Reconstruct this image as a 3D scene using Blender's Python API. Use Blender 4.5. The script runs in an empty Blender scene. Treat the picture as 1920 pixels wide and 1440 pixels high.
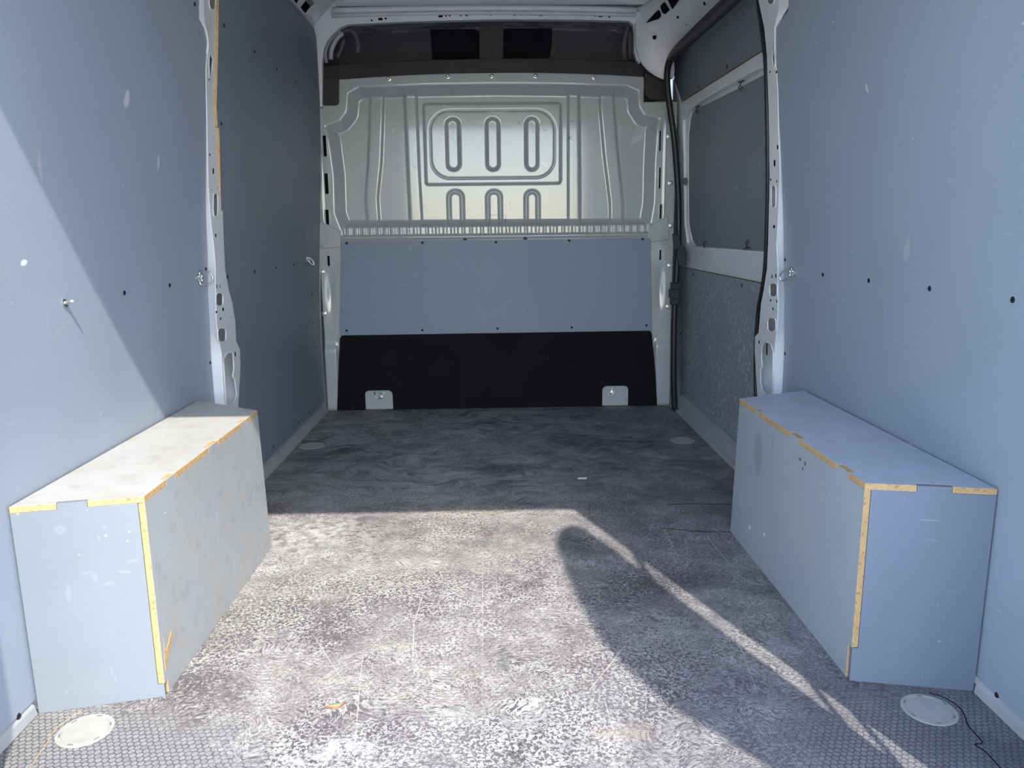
import bpy, bmesh, math, random
import numpy as np
from mathutils import Vector, Matrix
from mathutils.geometry import tessellate_polygon
random.seed(7)
SC = bpy.context.scene
COL = SC.collection

# ------------------------------------------------------------------ camera
F = 1440.0; HC = 0.93
YAW, PITCH, ROLL = 0.019541, 0.196961, -0.0115
fw = np.array([math.sin(YAW)*math.cos(PITCH), math.cos(YAW)*math.cos(PITCH), -math.sin(PITCH)])
rt = np.array([math.cos(YAW), -math.sin(YAW), 0.0]); up = np.cross(rt, fw)
c_, s_ = math.cos(ROLL), math.sin(ROLL)
rt, up = rt*c_+up*s_, -rt*s_+up*c_
CAM = np.array([0.0, 0.0, HC])
cam_data = bpy.data.cameras.new('camera'); cam = bpy.data.objects.new('camera', cam_data); COL.objects.link(cam)
cam_data.sensor_fit = 'HORIZONTAL'; cam_data.sensor_width = 36.0; cam_data.lens = 36.0*F/1920.0
cam_data.clip_start = 0.02; cam_data.clip_end = 500
cam.matrix_world = Matrix(((rt[0], up[0], -fw[0], 0), (rt[1], up[1], -fw[1], 0), (rt[2], up[2], -fw[2], HC), (0, 0, 0, 1)))
SC.camera = cam

# ------------------------------------------------------------------ light
SC.view_settings.view_transform = 'Standard'; SC.view_settings.look = 'None'
SC.view_settings.gamma = 1.0; SC.view_settings.use_curve_mapping = False
SC.view_settings.exposure = 0.0
W = bpy.data.worlds.new('world'); SC.world = W; W.use_nodes = True
wn = W.node_tree; bg = wn.nodes['Background']
sky = wn.nodes.new('ShaderNodeTexSky'); sky.sky_type = 'NISHITA'; sky.sun_disc = False
SUN_DIR = Vector((-0.331, 0.872, -1.0)).normalized()
sky.sun_elevation = math.asin(-SUN_DIR.z); sky.sun_rotation = math.atan2(-SUN_DIR.x, -SUN_DIR.y)
sky.air_density = 1.0; sky.dust_density = 0.7; sky.ozone_density = 1.0
wn.links.new(sky.outputs[0], bg.inputs[0]); bg.inputs[1].default_value = 0.86
sl = bpy.data.lights.new('sun', 'SUN'); sl.energy = 7.0; sl.angle = math.radians(0.6); sl.color = (1.0, 0.96, 0.90)
so = bpy.data.objects.new('sun', sl); COL.objects.link(so); so.rotation_euler = SUN_DIR.to_track_quat('-Z', 'Y').to_euler()
so.location = (3, -8, 9)

# ------------------------------------------------------------------ placing helpers (photo pixel -> point on a real plane)
def ray(px, py): return fw + rt*(px-960)/F - up*(py-720)/F
def atZ(px, py, z=0.0): d = ray(px, py); return CAM + d*(z-HC)/d[2]
def atY(px, py, y): d = ray(px, py); return CAM + d*y/d[1]
def atX(px, py, x): d = ray(px, py); return CAM + d*x/d[0]
def sstep(a, b, x):
    t = np.clip((x-a)/(b-a), 0, 1); return t*t*(3-2*t)
WL, WR = 0.925, 0.965
def wx(side, z, off=0.0):          # inner face of the side lining at height z; off = towards the middle
    if side < 0: return -(WL - 0.066*float(sstep(0.35, 1.65, z))) + off
    return WR - 0.082*float(sstep(0.35, 1.65, z)) - off
def atW(px, py, side, off=0.0):    # point on the side lining
    z = 1.0
    for _ in range(12):
        p = atX(px, py, wx(side, z, off)); z = p[2]
    return p

# ------------------------------------------------------------------ object helpers
def tag(o, label=None, cat=None, group=None, kind=None):
    if label: o['label'] = label
    if cat: o['category'] = cat
    if group: o['group'] = group
    if kind: o['kind'] = kind
    return o
def empty(name, loc=(0, 0, 0), label=None, cat=None, group=None, kind=None):
    o = bpy.data.objects.new(name, None); COL.objects.link(o); o.location = loc; o.empty_display_size = 0.05
    return tag(o, label, cat, group, kind)
def link(name, me, parent=None, mats=(), smooth=False):
    for m in mats: me.materials.append(m)
    if smooth: me.polygons.foreach_set('use_smooth', [True]*len(me.polygons))
    o = bpy.data.objects.new(name, me); COL.objects.link(o)
    if parent is not None:
        o.parent = parent
        if parent.location.length > 0: o.matrix_parent_inverse = Matrix.Translation(-parent.location)
    return o
def from_bm(name, bm, mats, parent=None, smooth=False, bevel=0.0, auto=None):
    me = bpy.data.meshes.new(name); bm.to_mesh(me); bm.free()
    o = link(name, me, parent, mats if isinstance(mats, (list, tuple)) else [mats], smooth)
    if bevel:
        md = o.modifiers.new('bevel', 'BEVEL'); md.width = bevel; md.segments = 2; md.limit_method = 'ANGLE'; md.angle_limit = math.radians(40)
    if auto:
        try: me.set_sharp_from_angle(angle=math.radians(auto))
        except Exception: pass
    return o
def b_box(bm, lo, hi, mi=0):
    x0, y0, z0 = lo; x1, y1, z1 = hi
    v = [bm.verts.new(p) for p in ((x0,y0,z0),(x1,y0,z0),(x1,y1,z0),(x0,y1,z0),(x0,y0,z1),(x1,y0,z1),(x1,y1,z1),(x0,y1,z1))]
    for f in ((0,3,2,1),(4,5,6,7),(0,1,5,4),(1,2,6,5),(2,3,7,6),(3,0,4,7)):
        fc = bm.faces.new([v[i] for i in f]); fc.material_index = mi
def b_plate(bm, outline, holes, th, fn, edge_mi=0, face_mi=0, cuts=None):
    """flat plate (u,v) with holes, thickness th, fn(u,v,w)->xyz; w=0 front, w=th back. cuts: v values to slice at, so it can follow a curve"""
    loops = [outline]+list(holes)
    b2 = bmesh.new()
    tri = tessellate_polygon([[Vector((p[0], p[1], 0)) for p in l] for l in loops])
    flat = [p for l in loops for p in l]
    vs = [b2.verts.new((p[0], p[1], 0)) for p in flat]
    for t in tri:
        try: b2.faces.new([vs[i] for i in t])
        except ValueError: pass
    bmesh.ops.recalc_face_normals(b2, faces=b2.faces)
    if cuts is not None:
        for c in cuts:
            bmesh.ops.bisect_plane(b2, geom=list(b2.verts)+list(b2.edges)+list(b2.faces), plane_co=(0, c, 0), plane_no=(0, 1, 0), dist=1e-5)
    b2.verts.index_update()
    fv = [bm.verts.new(fn(v.co.x, v.co.y, 0)) for v in b2.verts]
    bv = [bm.verts.new(fn(v.co.x, v.co.y, th)) for v in b2.verts]
    for f in b2.faces:
        ids = [v.index for v in f.verts]
        a = bm.faces.new([fv[i] for i in ids]); a.material_index = face_mi
        a = bm.faces.new([bv[i] for i in reversed(ids)]); a.material_index = face_mi
    for e in b2.edges:
        if len(e.link_faces) == 1:
            i, j = e.verts[0].index, e.verts[1].index
            a = bm.faces.new([fv[i], fv[j], bv[j], bv[i]]); a.material_index = edge_mi
    b2.free()
    bmesh.ops.recalc_face_normals(bm, faces=bm.faces)
def b_tube(bm, pts, r, n=8, closed=False, cap=True):
    pts = [Vector(p) for p in pts]; N = len(pts); rings = []
    ref = Vector((0.123, 0.456, 0.88)).normalized(); prev = None
    for i, p in enumerate(pts):
        if closed: t = (pts[(i+1) % N]-pts[i-1]).normalized()
        else: t = (pts[min(i+1, N-1)]-pts[max(i-1, 0)]).normalized()
        a = (prev - t*prev.dot(t)) if prev is not None else t.cross(ref)
        a.normalize(); prev = a; b = t.cross(a)
        rr = r[i] if isinstance(r, (list, tuple)) else r
        rings.append([bm.verts.new(p + (a*math.cos(2*math.pi*k/n)+b*math.sin(2*math.pi*k/n))*rr) for k in range(n)])
    for i in range(N if closed else N-1):
        A, B = rings[i], rings[(i+1) % N]
        sh = 0
        if closed and i == N-1:
            sh = min(range(n), key=lambda s: (A[0].co-B[s].co).length)
        for k in range(n): bm.faces.new([A[k], A[(k+1) % n], B[(k+1+sh) % n], B[(k+sh) % n]])
    if cap and not closed: bm.faces.new(list(reversed(rings[0]))); bm.faces.new(rings[-1])
def b_disc(bm, c, n, prof, seg=20):
    """lathe: prof = [(radius, height)] about axis n at c"""
    c = Vector(c); n = Vector(n).normalized(); a = n.orthogonal().normalized(); b = n.cross(a); prev = None
    for r, h in prof:
        if r < 1e-6: ring = [bm.verts.new(c+n*h)]
        else: ring = [bm.verts.new(c+n*h+(a*math.cos(2*math.pi*k/seg)+b*math.sin(2*math.pi*k/seg))*r) for k in range(seg)]
        if prev:
            for k in range(seg):
                if len(prev) == 1 and len(ring) == 1: break
                if len(prev) == 1: bm.faces.new([prev[0], ring[k], ring[(k+1) % seg]])
                elif len(ring) == 1: bm.faces.new([prev[k], ring[0], prev[(k+1) % seg]])
                else: bm.faces.new([prev[k], ring[k], ring[(k+1) % seg], prev[(k+1) % seg]])
        prev = ring
    bmesh.ops.recalc_face_normals(bm, faces=bm.faces)
def rrect(x0, y0, x1, y1, r, n=5):
    out = []
    for cx, cy, a0 in ((x1-r, y1-r, 0), (x0+r, y1-r, 90), (x0+r, y0+r, 180), (x1-r, y0+r, 270)):
        for k in range(n+1):
            a = math.radians(a0+90*k/n); out.append((cx+r*math.cos(a), cy+r*math.sin(a)))
    return out
def smoothline(pts, n=6):
    P = [Vector(p) for p in pts]; out = []
    for i in range(len(P)-1):
        p0 = P[max(i-1, 0)]; p1 = P[i]; p2 = P[i+1]; p3 = P[min(i+2, len(P)-1)]
        for k in range(n):
            t = k/n
            out.append(0.5*((2*p1)+(p2-p0)*t+(2*p0-5*p1+4*p2-p3)*t*t+(3*p1-p0-3*p2+p3)*t**3))
    out.append(P[-1]); return out

# ------------------------------------------------------------------ materials
class NT:
    def __init__(s, name):
        s.m = bpy.data.materials.new(name); s.m.use_nodes = True; s.t = s.m.node_tree; s.b = s.t.nodes['Principled BSDF']
    def n(s, typ, **kw):
        nd = s.t.nodes.new(typ)
        for k, v in kw.items(): setattr(nd, k, v)
        return nd
    def put(s, sock, v):
        if isinstance(v, bpy.types.NodeSocket): s.t.links.new(v, sock)
        else:
            if isinstance(v, (tuple, list)) and len(v) == 3 and sock.type == 'RGBA': v = (*v, 1)
            sock.default_value = v
    def obj(s): return s.n('ShaderNodeTexCoord').outputs['Object']
    def math(s, op, a, b=0.0, c=0.0, clamp=False):
        nd = s.n('ShaderNodeMath', operation=op, use_clamp=clamp); s.put(nd.inputs[0], a); s.put(nd.inputs[1], b); s.put(nd.inputs[2], c); return nd.outputs[0]
    def vm(s, op, a, b=(0, 0, 0)):
        nd = s.n('ShaderNodeVectorMath', operation=op); s.put(nd.inputs[0], a)
        if op == 'SCALE': s.put(nd.inputs['Scale'], b)
        else: s.put(nd.inputs[1], b)
        return nd.outputs['Value'] if op in ('LENGTH', 'DOT_PRODUCT', 'DISTANCE') else nd.outputs[0]
    def noise(s, vec, scale, detail=3, rough=0.55, dist=0.0, fac=True):
        nd = s.n('ShaderNodeTexNoise'); s.put(nd.inputs['Vector'], vec); nd.inputs['Scale'].default_value = scale
        nd.inputs['Detail'].default_value = detail; nd.inputs['Roughness'].default_value = rough; nd.inputs['Distortion'].default_value = dist
        return nd.outputs[0] if fac else nd.outputs[1]
    def ramp(s, v, a, b, lo=0.0, hi=1.0):      # smooth map
        nd = s.n('ShaderNodeMapRange', interpolation_type='SMOOTHSTEP'); s.put(nd.inputs[0], v)
        for i, q in enumerate((a, b, lo, hi)): s.put(nd.inputs[i+1], q)
        return nd.outputs[0]
    def mix(s, f, a, b, mode='MIX'):
        nd = s.n('ShaderNodeMix', data_type='RGBA', blend_type=mode); s.put(nd.inputs[0], f); s.put(nd.inputs[6], a); s.put(nd.inputs[7], b); return nd.outputs[2]
    def sep(s, v): nd = s.n('ShaderNodeSeparateXYZ'); s.put(nd.inputs[0], v); return nd.outputs
    def comb(s, x, y, z): nd = s.n('ShaderNodeCombineXYZ'); s.put(nd.inputs[0], x); s.put(nd.inputs[1], y); s.put(nd.inputs[2], z); return nd.outputs[0]
    def map(s, v, loc=(0, 0, 0), rot=(0, 0, 0), sc=(1, 1, 1)):
        nd = s.n('ShaderNodeMapping'); s.put(nd.inputs[0], v); nd.inputs[1].default_value = loc; nd.inputs[2].default_value = rot; nd.inputs[3].default_value = sc; return nd.outputs[0]
    def blob(s, vec, c, r, rotz=0.0, soft=0.35, axis='XY', warp=None):
        """soft ellipse mask"""
        v = vec if warp is None else warp
        v = s.vm('SUBTRACT', v, c)
        nd = s.n('ShaderNodeMapping'); nd.vector_type = 'POINT'; s.put(nd.inputs[0], v)
        if axis == 'XY': nd.inputs[2].default_value = (0, 0, -rotz)
        else: nd.inputs[2].default_value = (-rotz, 0, 0)
        v = s.vm('DIVIDE', nd.outputs[0], r); l = s.vm('LENGTH', v)
        return s.ramp(l, 1.0+soft, 1.0-soft)
    def bump(s, h, dist, strength=1.0):
        nd = s.n('ShaderNodeBump'); nd.inputs['Distance'].default_value = dist; nd.inputs['Strength'].default_value = strength
        s.put(nd.inputs['Height'], h); s.t.links.new(nd.outputs[0], s.b.inputs['Normal'])
    def set(s, col=None, rough=None, metal=None, spec=None, coat=None):
        if col is not None: s.put(s.b.inputs['Base Color'], col)
        if rough is not None: s.put(s.b.inputs['Roughness'], rough)
        if metal is not None: s.b.inputs['Metallic'].default_value = metal
        if spec is not None: s.b.inputs['Specular IOR Level'].default_value = spec
        if coat is not None: s.b.inputs['Coat Weight'].default_value = coat; s.b.inputs['Coat Roughness'].default_value = 0.05 if coat > 0.8 else 0.12
        return s.m
def plain(name, col, rough=0.5, metal=0.0, spec=0.5, coat=None, var=0.12, vscale=14.0):
    t = NT(name); o = t.obj(); n = t.noise(o, vscale, 4)
    dark = tuple(c*(1-var) for c in col); light = tuple(min(1, c*(1+var)) for c in col)
    return t.set(t.mix(n, dark, light), t.ramp(n, 0.3, 0.7, rough*0.9, min(1, rough*1.1)), metal, spec, coat)

def panel_mat(name, col, scuff=(0.5, 0.52, 0.54), amount=1.0, marks=(), axis='YZ', rough=0.5, dirt=0.0):
    """grey film faced plywood: faint mottling, scratches, pale specks"""
    t = NT(name); o = t.obj()
    n1 = t.noise(o, 2.6, 6, 0.6); n2 = t.noise(o, 60, 2)
    c = t.mix(n1, tuple(k*0.9 for k in col), tuple(k*1.1 for k in col))
    c = t.mix(t.math('MULTIPLY', n2, 0.12), c, tuple(k*1.5 for k in col))
    # thin scratches, several directions
    for i, (rot, sc) in enumerate((((0.5, 0.2, 0.3), (7, 90, 14)), ((-0.7, 0.5, 1.3), (90, 9, 12)), ((1.2, 0.1, 0.2), (10, 14, 110)))):
        s1 = t.noise(t.map(o, (i*3.1, 1.7*i, 0), rot, sc), 1.0, 2, 0.5)
        area = t.ramp(t.noise(t.map(o, (i*5.3+2, 0, 0)), 3.0, 2), 0.52, 0.7)
        m = t.math('MULTIPLY', t.ramp(s1, 0.70, 0.76), area)
        c = t.mix(t.math('MULTIPLY', m, 0.55*amount), c, scuff)
    sp = t.noise(o, 75, 1, 0.5); spa = t.ramp(t.noise(t.map(o, (9, 4, 2)), 2.6, 2), 0.5, 0.68)
    c = t.mix(t.math('MULTIPLY', t.math('MULTIPLY', t.ramp(sp, 0.74, 0.79), spa), 0.8*amount), c, tuple(min(1, k*1.3) for k in scuff))
    if dirt:
        dn = t.noise(t.map(o, (1, 2, 3), (0, 0, 0.4), (1, 1, 1)), 7, 5, 0.7)
        c = t.mix(t.math('MULTIPLY', t.ramp(dn, 0.45, 0.72), dirt), c, (0.36, 0.325, 0.26)); dm = t.noise(t.map(o, (6, 2, 3)), 16, 5, 0.72); c = t.mix(t.math('MULTIPLY', t.ramp(dm, 0.50, 0.72), dirt*0.6), c, tuple(k*0.6 for k in col))
    wv = t.vm('ADD', o, t.vm('SCALE', t.vm('SUBTRACT', t.noise(o, 40, 2, fac=False), (0.5, 0.5, 0.5)), 0.012))
    for (ctr, rad, rz, colr, st) in marks:
        c = t.mix(t.math('MULTIPLY', t.blob(o, ctr, rad, rz, 0.3, axis, wv), st), c, colr)
    t.bump(t.noise(o, 220, 2), 0.0004, 0.5)
    return t.set(c, t.ramp(n1, 0.2, 0.8, rough-0.06, rough+0.08), spec=0.45)

# ---- floor: hexagon-grip phenolic ply, worn and scribbled
def floor_mat():
    t = NT('worn_grip_floor'); o = t.obj(); X, Y, Z = t.sep(o)
    jit = t.vm('SCALE', t.vm('SUBTRACT', t.noise(o, 45, 2, fac=False), (0.5, 0.5, 0.5)), 0.007)
    p = t.vm('ADD', t.vm('SCALE', t.vm('ADD', o, jit), 1/0.0125), (800, 800*1.7320508, 0))
    p = t.vm('MULTIPLY', p, (1, 1, 0)); S = (1.0, 1.7320508, 1.0); Hf = (0.5, 0.8660254, 0.0)
    def hexd(v):
        a = t.vm('ABSOLUTE', v); x, y, z = t.sep(a)
        return t.math('MAXIMUM', x, t.math('ADD', t.math('MULTIPLY', x, 0.5), t.math('MULTIPLY', y, 0.8660254)))
    A = t.vm('SUBTRACT', t.vm('MODULO', p, S), Hf); B = t.vm('SUBTRACT', t.vm('MODULO', t.vm('ADD', p, Hf), S), Hf)
    hx = t.math('MINIMUM', hexd(A), hexd(B))
    line = t.ramp(hx, 0.36, 0.49)                      # 1 on the cell joints
    big = t.noise(o, 1.7, 4, 0.6); mid = t.noise(t.map(o, (3, 1, 0)), 6.5, 4, 0.6); fine = t.noise(o, 150, 4, 0.7)
    # how much the grip has been rubbed away: least in the front corners and along the wheel boxes
    ax = t.math('ABSOLUTE', t.math('SUBTRACT', X, 0.02))
    corner = t.math('MULTIPLY', t.ramp(Y, 1.75, 1.15), t.ramp(ax, 0.25, 0.75))
    wear = t.math('SUBTRACT', t.math('ADD', 0.85, t.math('MULTIPLY', t.math('SUBTRACT', big, 0.5), 1.1)), t.math('MULTIPLY', corner, 0.75), clamp=True)
    # scribbles = rubbed tool marks, light where the film is gone, dark where it still stands in thin crooked lines
    wv = t.vm('ADD', o, t.vm('SCALE', t.vm('SUBTRACT', t.noise(o, 4, 2, fac=False), (0.5, 0.5, 0.5)), 0.35))
    thr = t.math('MULTIPLY', t.math('SUBTRACT', t.noise(t.map(o, (5, 5, 0)), 3.2, 4, 0.6), 0.5), 0.22)
    def worms(vec, sc, lo, hi, d=1.2):
        n = t.math('ADD', t.noise(vec, sc, 2.5, 0.6, d), thr); return t.ramp(n, hi, lo)
    r1 = worms(t.map(wv, (0, 0, 0), (0, 0, 0.35), (1.0, 2.3, 1)), 84, 0.45, 0.53)
    r2 = worms(t.map(wv, (7, 3, 0), (0, 0, -0.8), (1.0, 2.0, 1)), 98, 0.45, 0.53)
    r3 = worms(t.map(o, (2, 9, 0)), 140, 0.45, 0.54, 0.8)
    r4 = worms(t.map(wv, (4, 3, 0), (0, 0, 1.2), (1.0, 3.0, 1)), 60, 0.45, 0.52)
    sel = t.ramp(mid, 0.42, 0.58)
    scr = t.math('ADD', t.math('MULTIPLY', r1, sel), t.math('MULTIPLY', r2, t.math('SUBTRACT', 1.0, sel)))
    s3 = t.ramp(t.noise(t.map(o, (8, 1, 0)), 3.0, 3, 0.6), 0.40, 0.56)
    scr = t.math('ADD', t.math('MULTIPLY', scr, t.math('SUBTRACT', 1.0, s3)), t.math('MULTIPLY', r3, s3))
    scr = t.math('MAXIMUM', scr, t.math('MULTIPLY', r4, t.ramp(big, 0.52, 0.6)))
    dens = t.ramp(t.noise(t.map(o, (5, 5, 0), (0, 0, 0), (1.4, 1, 1)), 2.6, 4, 0.6), 0.30, 0.62, 0.72, 1.0)
    far_tone = t.math('MULTIPLY', t.ramp(Y, 2.15, 2.9), t.ramp(big, 0.38, 0.62, 0.45, 1.0))  # floor tone darker and streaked towards the far end
    shade_r = t.math('MULTIPLY', t.ramp(X, 0.1, 0.45), t.ramp(mid, 0.35, 0.65, 0.3, 0.8))  # shade on the right of the floor, put into its colour
    light = t.mix(t.ramp(t.noise(t.map(o, (2, 2, 0)), 13, 5, 0.7), 0.3, 0.7), (0.28, 0.26, 0.24), (0.50, 0.475, 0.435)); light = t.mix(t.ramp(fine, 0.45, 0.75, 0, 0.8), light, (0.25, 0.24, 0.235))
    darkc = t.mix(fine, (0.05, 0.042, 0.045), (0.15, 0.13, 0.13))
    worn = t.mix(t.math('MULTIPLY', scr, dens), light, darkc)
    # patches where the dark film still stands
    pt = t.ramp(t.noise(t.map(o, (1, 8, 0), (0, 0, 0.2), (1, 1, 1)), 26, 5, 0.72), 0.5, 0.66)
    pa = t.ramp(t.noise(t.map(o, (11, 2, 0)), 1.9, 4, 0.6), 0.46, 0.64)
    worn = t.mix(t.math('MULTIPLY', t.math('MULTIPLY', pt, pa), 0.65), worn, (0.10, 0.092, 0.09))
    cell = t.mix(t.noise(t.vm('SCALE', p, 1.0), 0.7, 1), (0.13, 0.127, 0.125), (0.30, 0.288, 0.275)); cell = t.mix(t.ramp(fine, 0.4, 0.75, 0, 0.5), cell, (0.36, 0.345, 0.33))
    grip = t.mix(t.math('MULTIPLY', line, 0.85), cell, (0.04, 0.037, 0.04))
    wm = t.ramp(t.math('ADD', wear, t.math('MULTIPLY', t.math('SUBTRACT', t.noise(o, 38, 4, 0.7), 0.5), 0.55)), 0.30, 0.62)
    c = t.mix(wm, grip, worn)
    c = t.mix(t.math('MULTIPLY', line, 0.16), c, darkc)      # honeycomb ghosts through everywhere
    sw = t.noise(t.map(wv, (3, 3, 0), (0, 0, 0.1), (1.0, 2.4, 1)), 7.0, 6, 0.72, 0.7)
    c = t.mix(t.math('MULTIPLY', far_tone, 0.66), c, t.mix(t.ramp(sw, 0.36, 0.64), (0.045, 0.045, 0.05), (0.38, 0.38, 0.37)))
    c = t.mix(t.math('MULTIPLY', shade_r, 0.6), c, (0.07, 0.065, 0.08))
    w2 = t.vm('ADD', o, t.vm('SCALE', t.vm('SUBTRACT', t.noise(o, 16, 4, fac=False), (0.5, 0.5, 0.5)), 0.10))
    w3 = t.vm('ADD', o, t.vm('SCALE', t.vm('SUBTRACT', t.noise(o, 60, 3, fac=False), (0.5, 0.5, 0.5)), 0.03))
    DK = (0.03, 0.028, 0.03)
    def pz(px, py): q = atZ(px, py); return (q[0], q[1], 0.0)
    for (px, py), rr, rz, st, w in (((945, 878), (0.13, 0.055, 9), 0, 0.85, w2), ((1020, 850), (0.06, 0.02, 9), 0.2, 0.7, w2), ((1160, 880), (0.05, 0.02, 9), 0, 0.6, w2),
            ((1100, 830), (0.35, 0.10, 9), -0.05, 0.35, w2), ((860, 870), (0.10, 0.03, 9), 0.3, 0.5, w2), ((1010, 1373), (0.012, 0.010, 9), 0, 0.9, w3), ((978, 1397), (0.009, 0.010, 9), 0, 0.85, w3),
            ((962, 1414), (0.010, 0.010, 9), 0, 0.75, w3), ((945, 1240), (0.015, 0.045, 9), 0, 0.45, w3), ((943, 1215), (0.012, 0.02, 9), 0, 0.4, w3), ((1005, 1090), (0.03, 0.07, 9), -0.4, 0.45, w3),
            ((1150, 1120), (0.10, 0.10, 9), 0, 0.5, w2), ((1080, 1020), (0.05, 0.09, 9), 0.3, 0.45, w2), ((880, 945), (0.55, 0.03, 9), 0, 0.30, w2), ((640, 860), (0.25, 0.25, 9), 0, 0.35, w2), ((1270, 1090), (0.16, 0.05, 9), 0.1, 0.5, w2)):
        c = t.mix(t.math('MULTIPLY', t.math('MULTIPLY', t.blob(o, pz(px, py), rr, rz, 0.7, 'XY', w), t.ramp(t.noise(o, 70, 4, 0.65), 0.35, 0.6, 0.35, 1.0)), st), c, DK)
    for (px, py), rr, rz, st, colr in (((560, 1000), (0.22, 0.12, 9), 0, 0.7, (0.55, 0.54, 0.51)), ((860, 1270), (0.11, 0.03, 9), -0.2, 0.14, (0.60, 0.47, 0.30)), ((700, 1290), (0.2, 0.03, 9), -0.25, 0.12, (0.60, 0.47, 0.30)),
            ((1170, 1375), (0.05, 0.02, 9), 0, 0.18, (0.60, 0.42, 0.24)), ((870, 960), (0.15, 0.06, 9), 0, 0.35, (0.62, 0.50, 0.33)), ((620, 1410), (0.07, 0.02, 9), 0.3, 0.6, (0.7, 0.7, 0.68)), ((735, 1210), (0.04, 0.02, 9), 0, 0.3, (0.55, 0.56, 0.36)),
            ((1330, 790), (0.5, 0.10, 9), 0, 0.2, (0.3, 0.3, 0.3)), ((1000, 1320), (0.006, 0.012, 9), 0.5, 0.9, (0.8, 0.79, 0.76))):
        c = t.mix(t.math('MULTIPLY', t.math('MULTIPLY', t.blob(o, pz(px, py), rr, rz, 0.9, 'XY', w2), t.ramp(t.noise(o, 30, 4, 0.7), 0.38, 0.62)), st), c, colr)
    # single long scratches
    for (x0, y0), (x1, y1), wd, st in (((795, 1108), (776, 1170), 0.0022, 0.8), ((776, 1170), (774, 1240), 0.0022, 0.8), ((590, 1195), (655, 1295), 0.0018, 0.7), ((905, 1040), (905, 1240), 0.0016, 0.5), ((680, 1225), (665, 1400), 0.0018, 0.7), ((1175, 1207), (1100, 1300), 0.0022, 0.7),
            ((1155, 1390), (1130, 1300), 0.0018, 0.5), ((1325, 1005), (1368, 1058), 0.002, 0.7), ((1240, 985), (1270, 1040), 0.002, 0.6), ((1180, 890), (1172, 990), 0.002, 0.3), ((500, 1330), (720, 1250), 0.002, 0.5), ((860, 1400), (760, 1290), 0.0018, 0.5), ((1000, 1290), (1045, 1270), 0.0018, 0.5), ((705, 1180), (735, 1290), 0.0015, 0.5), ((1385, 1200), (1420, 1300), 0.0018, 0.5), ((1250, 1150), (1290, 1250), 0.0015, 0.5)):
        A_ = np.array(pz(x0, y0)); B_ = np.array(pz(x1, y1)); L_ = float(np.linalg.norm(B_-A_)); m_ = (A_+B_)/2; an = math.atan2(B_[1]-A_[1], B_[0]-A_[0])
        c = t.mix(t.math('MULTIPLY', t.blob(o, tuple(m_), (L_*0.52, wd*0.55, 9), an, 0.35, 'XY'), st*0.7), c, (0.58, 0.54, 0.48))
    t.bump(t.math('ADD', t.math('MULTIPLY', line, -1.0), t.math('MULTIPLY', fine, 0.6)), 0.0006, 0.6)
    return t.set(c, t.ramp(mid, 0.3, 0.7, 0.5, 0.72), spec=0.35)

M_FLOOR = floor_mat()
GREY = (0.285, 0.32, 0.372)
M_WHITE = plain('white_body_paint', (0.74, 0.74, 0.74), 0.32, coat=0.3, var=0.05)
M_WHITEG = plain('dusty_white_paint', (0.72, 0.705, 0.69), 0.45, coat=0.1, var=0.10, vscale=9)
M_SILL = plain('grimy_sill_paint', (0.34, 0.34, 0.335), 0.6, var=0.25, vscale=12)
M_BULK = plain('bulkhead_grey_paint', (0.42, 0.43, 0.42), 0.22, coat=0.9, spec=0.6, var=0.05, vscale=6)
def bulk_scuffed():
    t = NT('scuffed_bulkhead_paint'); o = t.obj(); n = t.noise(o, 6, 4)
    c = t.mix(n, (0.40, 0.41, 0.40), (0.44, 0.45, 0.44))
    wv = t.vm('ADD', o, t.vm('SCALE', t.vm('SUBTRACT', t.noise(o, 22, 4, fac=False), (0.5, 0.5, 0.5)), 0.06))
    for (px, py, rx, rz, st) in ((1025, 243, 0.012, 0.004, 0.9), (1016, 236, 0.010, 0.0025, 0.8), (1073, 255, 0.006, 0.008, 0.9), (1072, 225, 0.012, 0.004, 0.5), (948, 410, 0.006, 0.02, 0.8), (957, 385, 0.002, 0.03, 0.7), (925, 402, 0.03, 0.002, 0.7),
            (850, 255, 0.004, 0.05, 0.5), (825, 250, 0.004, 0.006, 0.6), (1000, 240, 0.006, 0.02, 0.5), (776, 314, 0.008, 0.004, 0.7), (1207, 303, 0.002, 0.010, 0.8), (974, 228, 0.004, 0.003, 0.6), (898, 220, 0.002, 0.005, 0.6)):
        q = atY(px, py, 4.04); c = t.mix(t.math('MULTIPLY', t.blob(o, (q[0], 4.04, q[2]), (rx, 9, rz), 0, 0.3, 'XY', wv), st), c, (0.10, 0.11, 0.13))
    for (px, py, rx, rz, st) in ((935, 208, 0.05, 0.008, 0.7), (1023, 307, 0.012, 0.010, 0.8), (738, 242, 0.004, 0.008, 0.7), (820, 198, 0.06, 0.002, 0.6)):
        q = atY(px, py, 4.04); c = t.mix(t.math('MULTIPLY', t.blob(o, (q[0], 4.04, q[2]), (rx, 9, rz), 0, 0.3, 'XY', wv), st), c, (0.62, 0.62, 0.60))
    t.set(c, 0.22, spec=0.6, coat=0.9); t.b.inputs['Coat Roughness'].default_value = 0.07; return t.m
M_BULKS = bulk_scuffed()
M_BLACK = plain('black_rubber', (0.012, 0.012, 0.014), 0.45, var=0.3)
M_BLACKP = plain('black_plastic', (0.014, 0.014, 0.017), 0.55, var=0.2)
M_HOLE = plain('shade_and_seam_black', (0.006, 0.006, 0.008), 0.9, spec=0.1)  # flat black painting the dark inside holes and cavities; also floor seams
M_STEEL = plain('zinc_steel', (0.62, 0.61, 0.58), 0.3, metal=1.0, var=0.15, vscale=60)
M_SCREW = plain('black_screw', (0.012, 0.012, 0.014), 0.4, metal=0.3, var=0.2)
M_DISC = plain('grey_plastic_cap', (0.36, 0.345, 0.31), 0.5, var=0.22, vscale=35)
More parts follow.
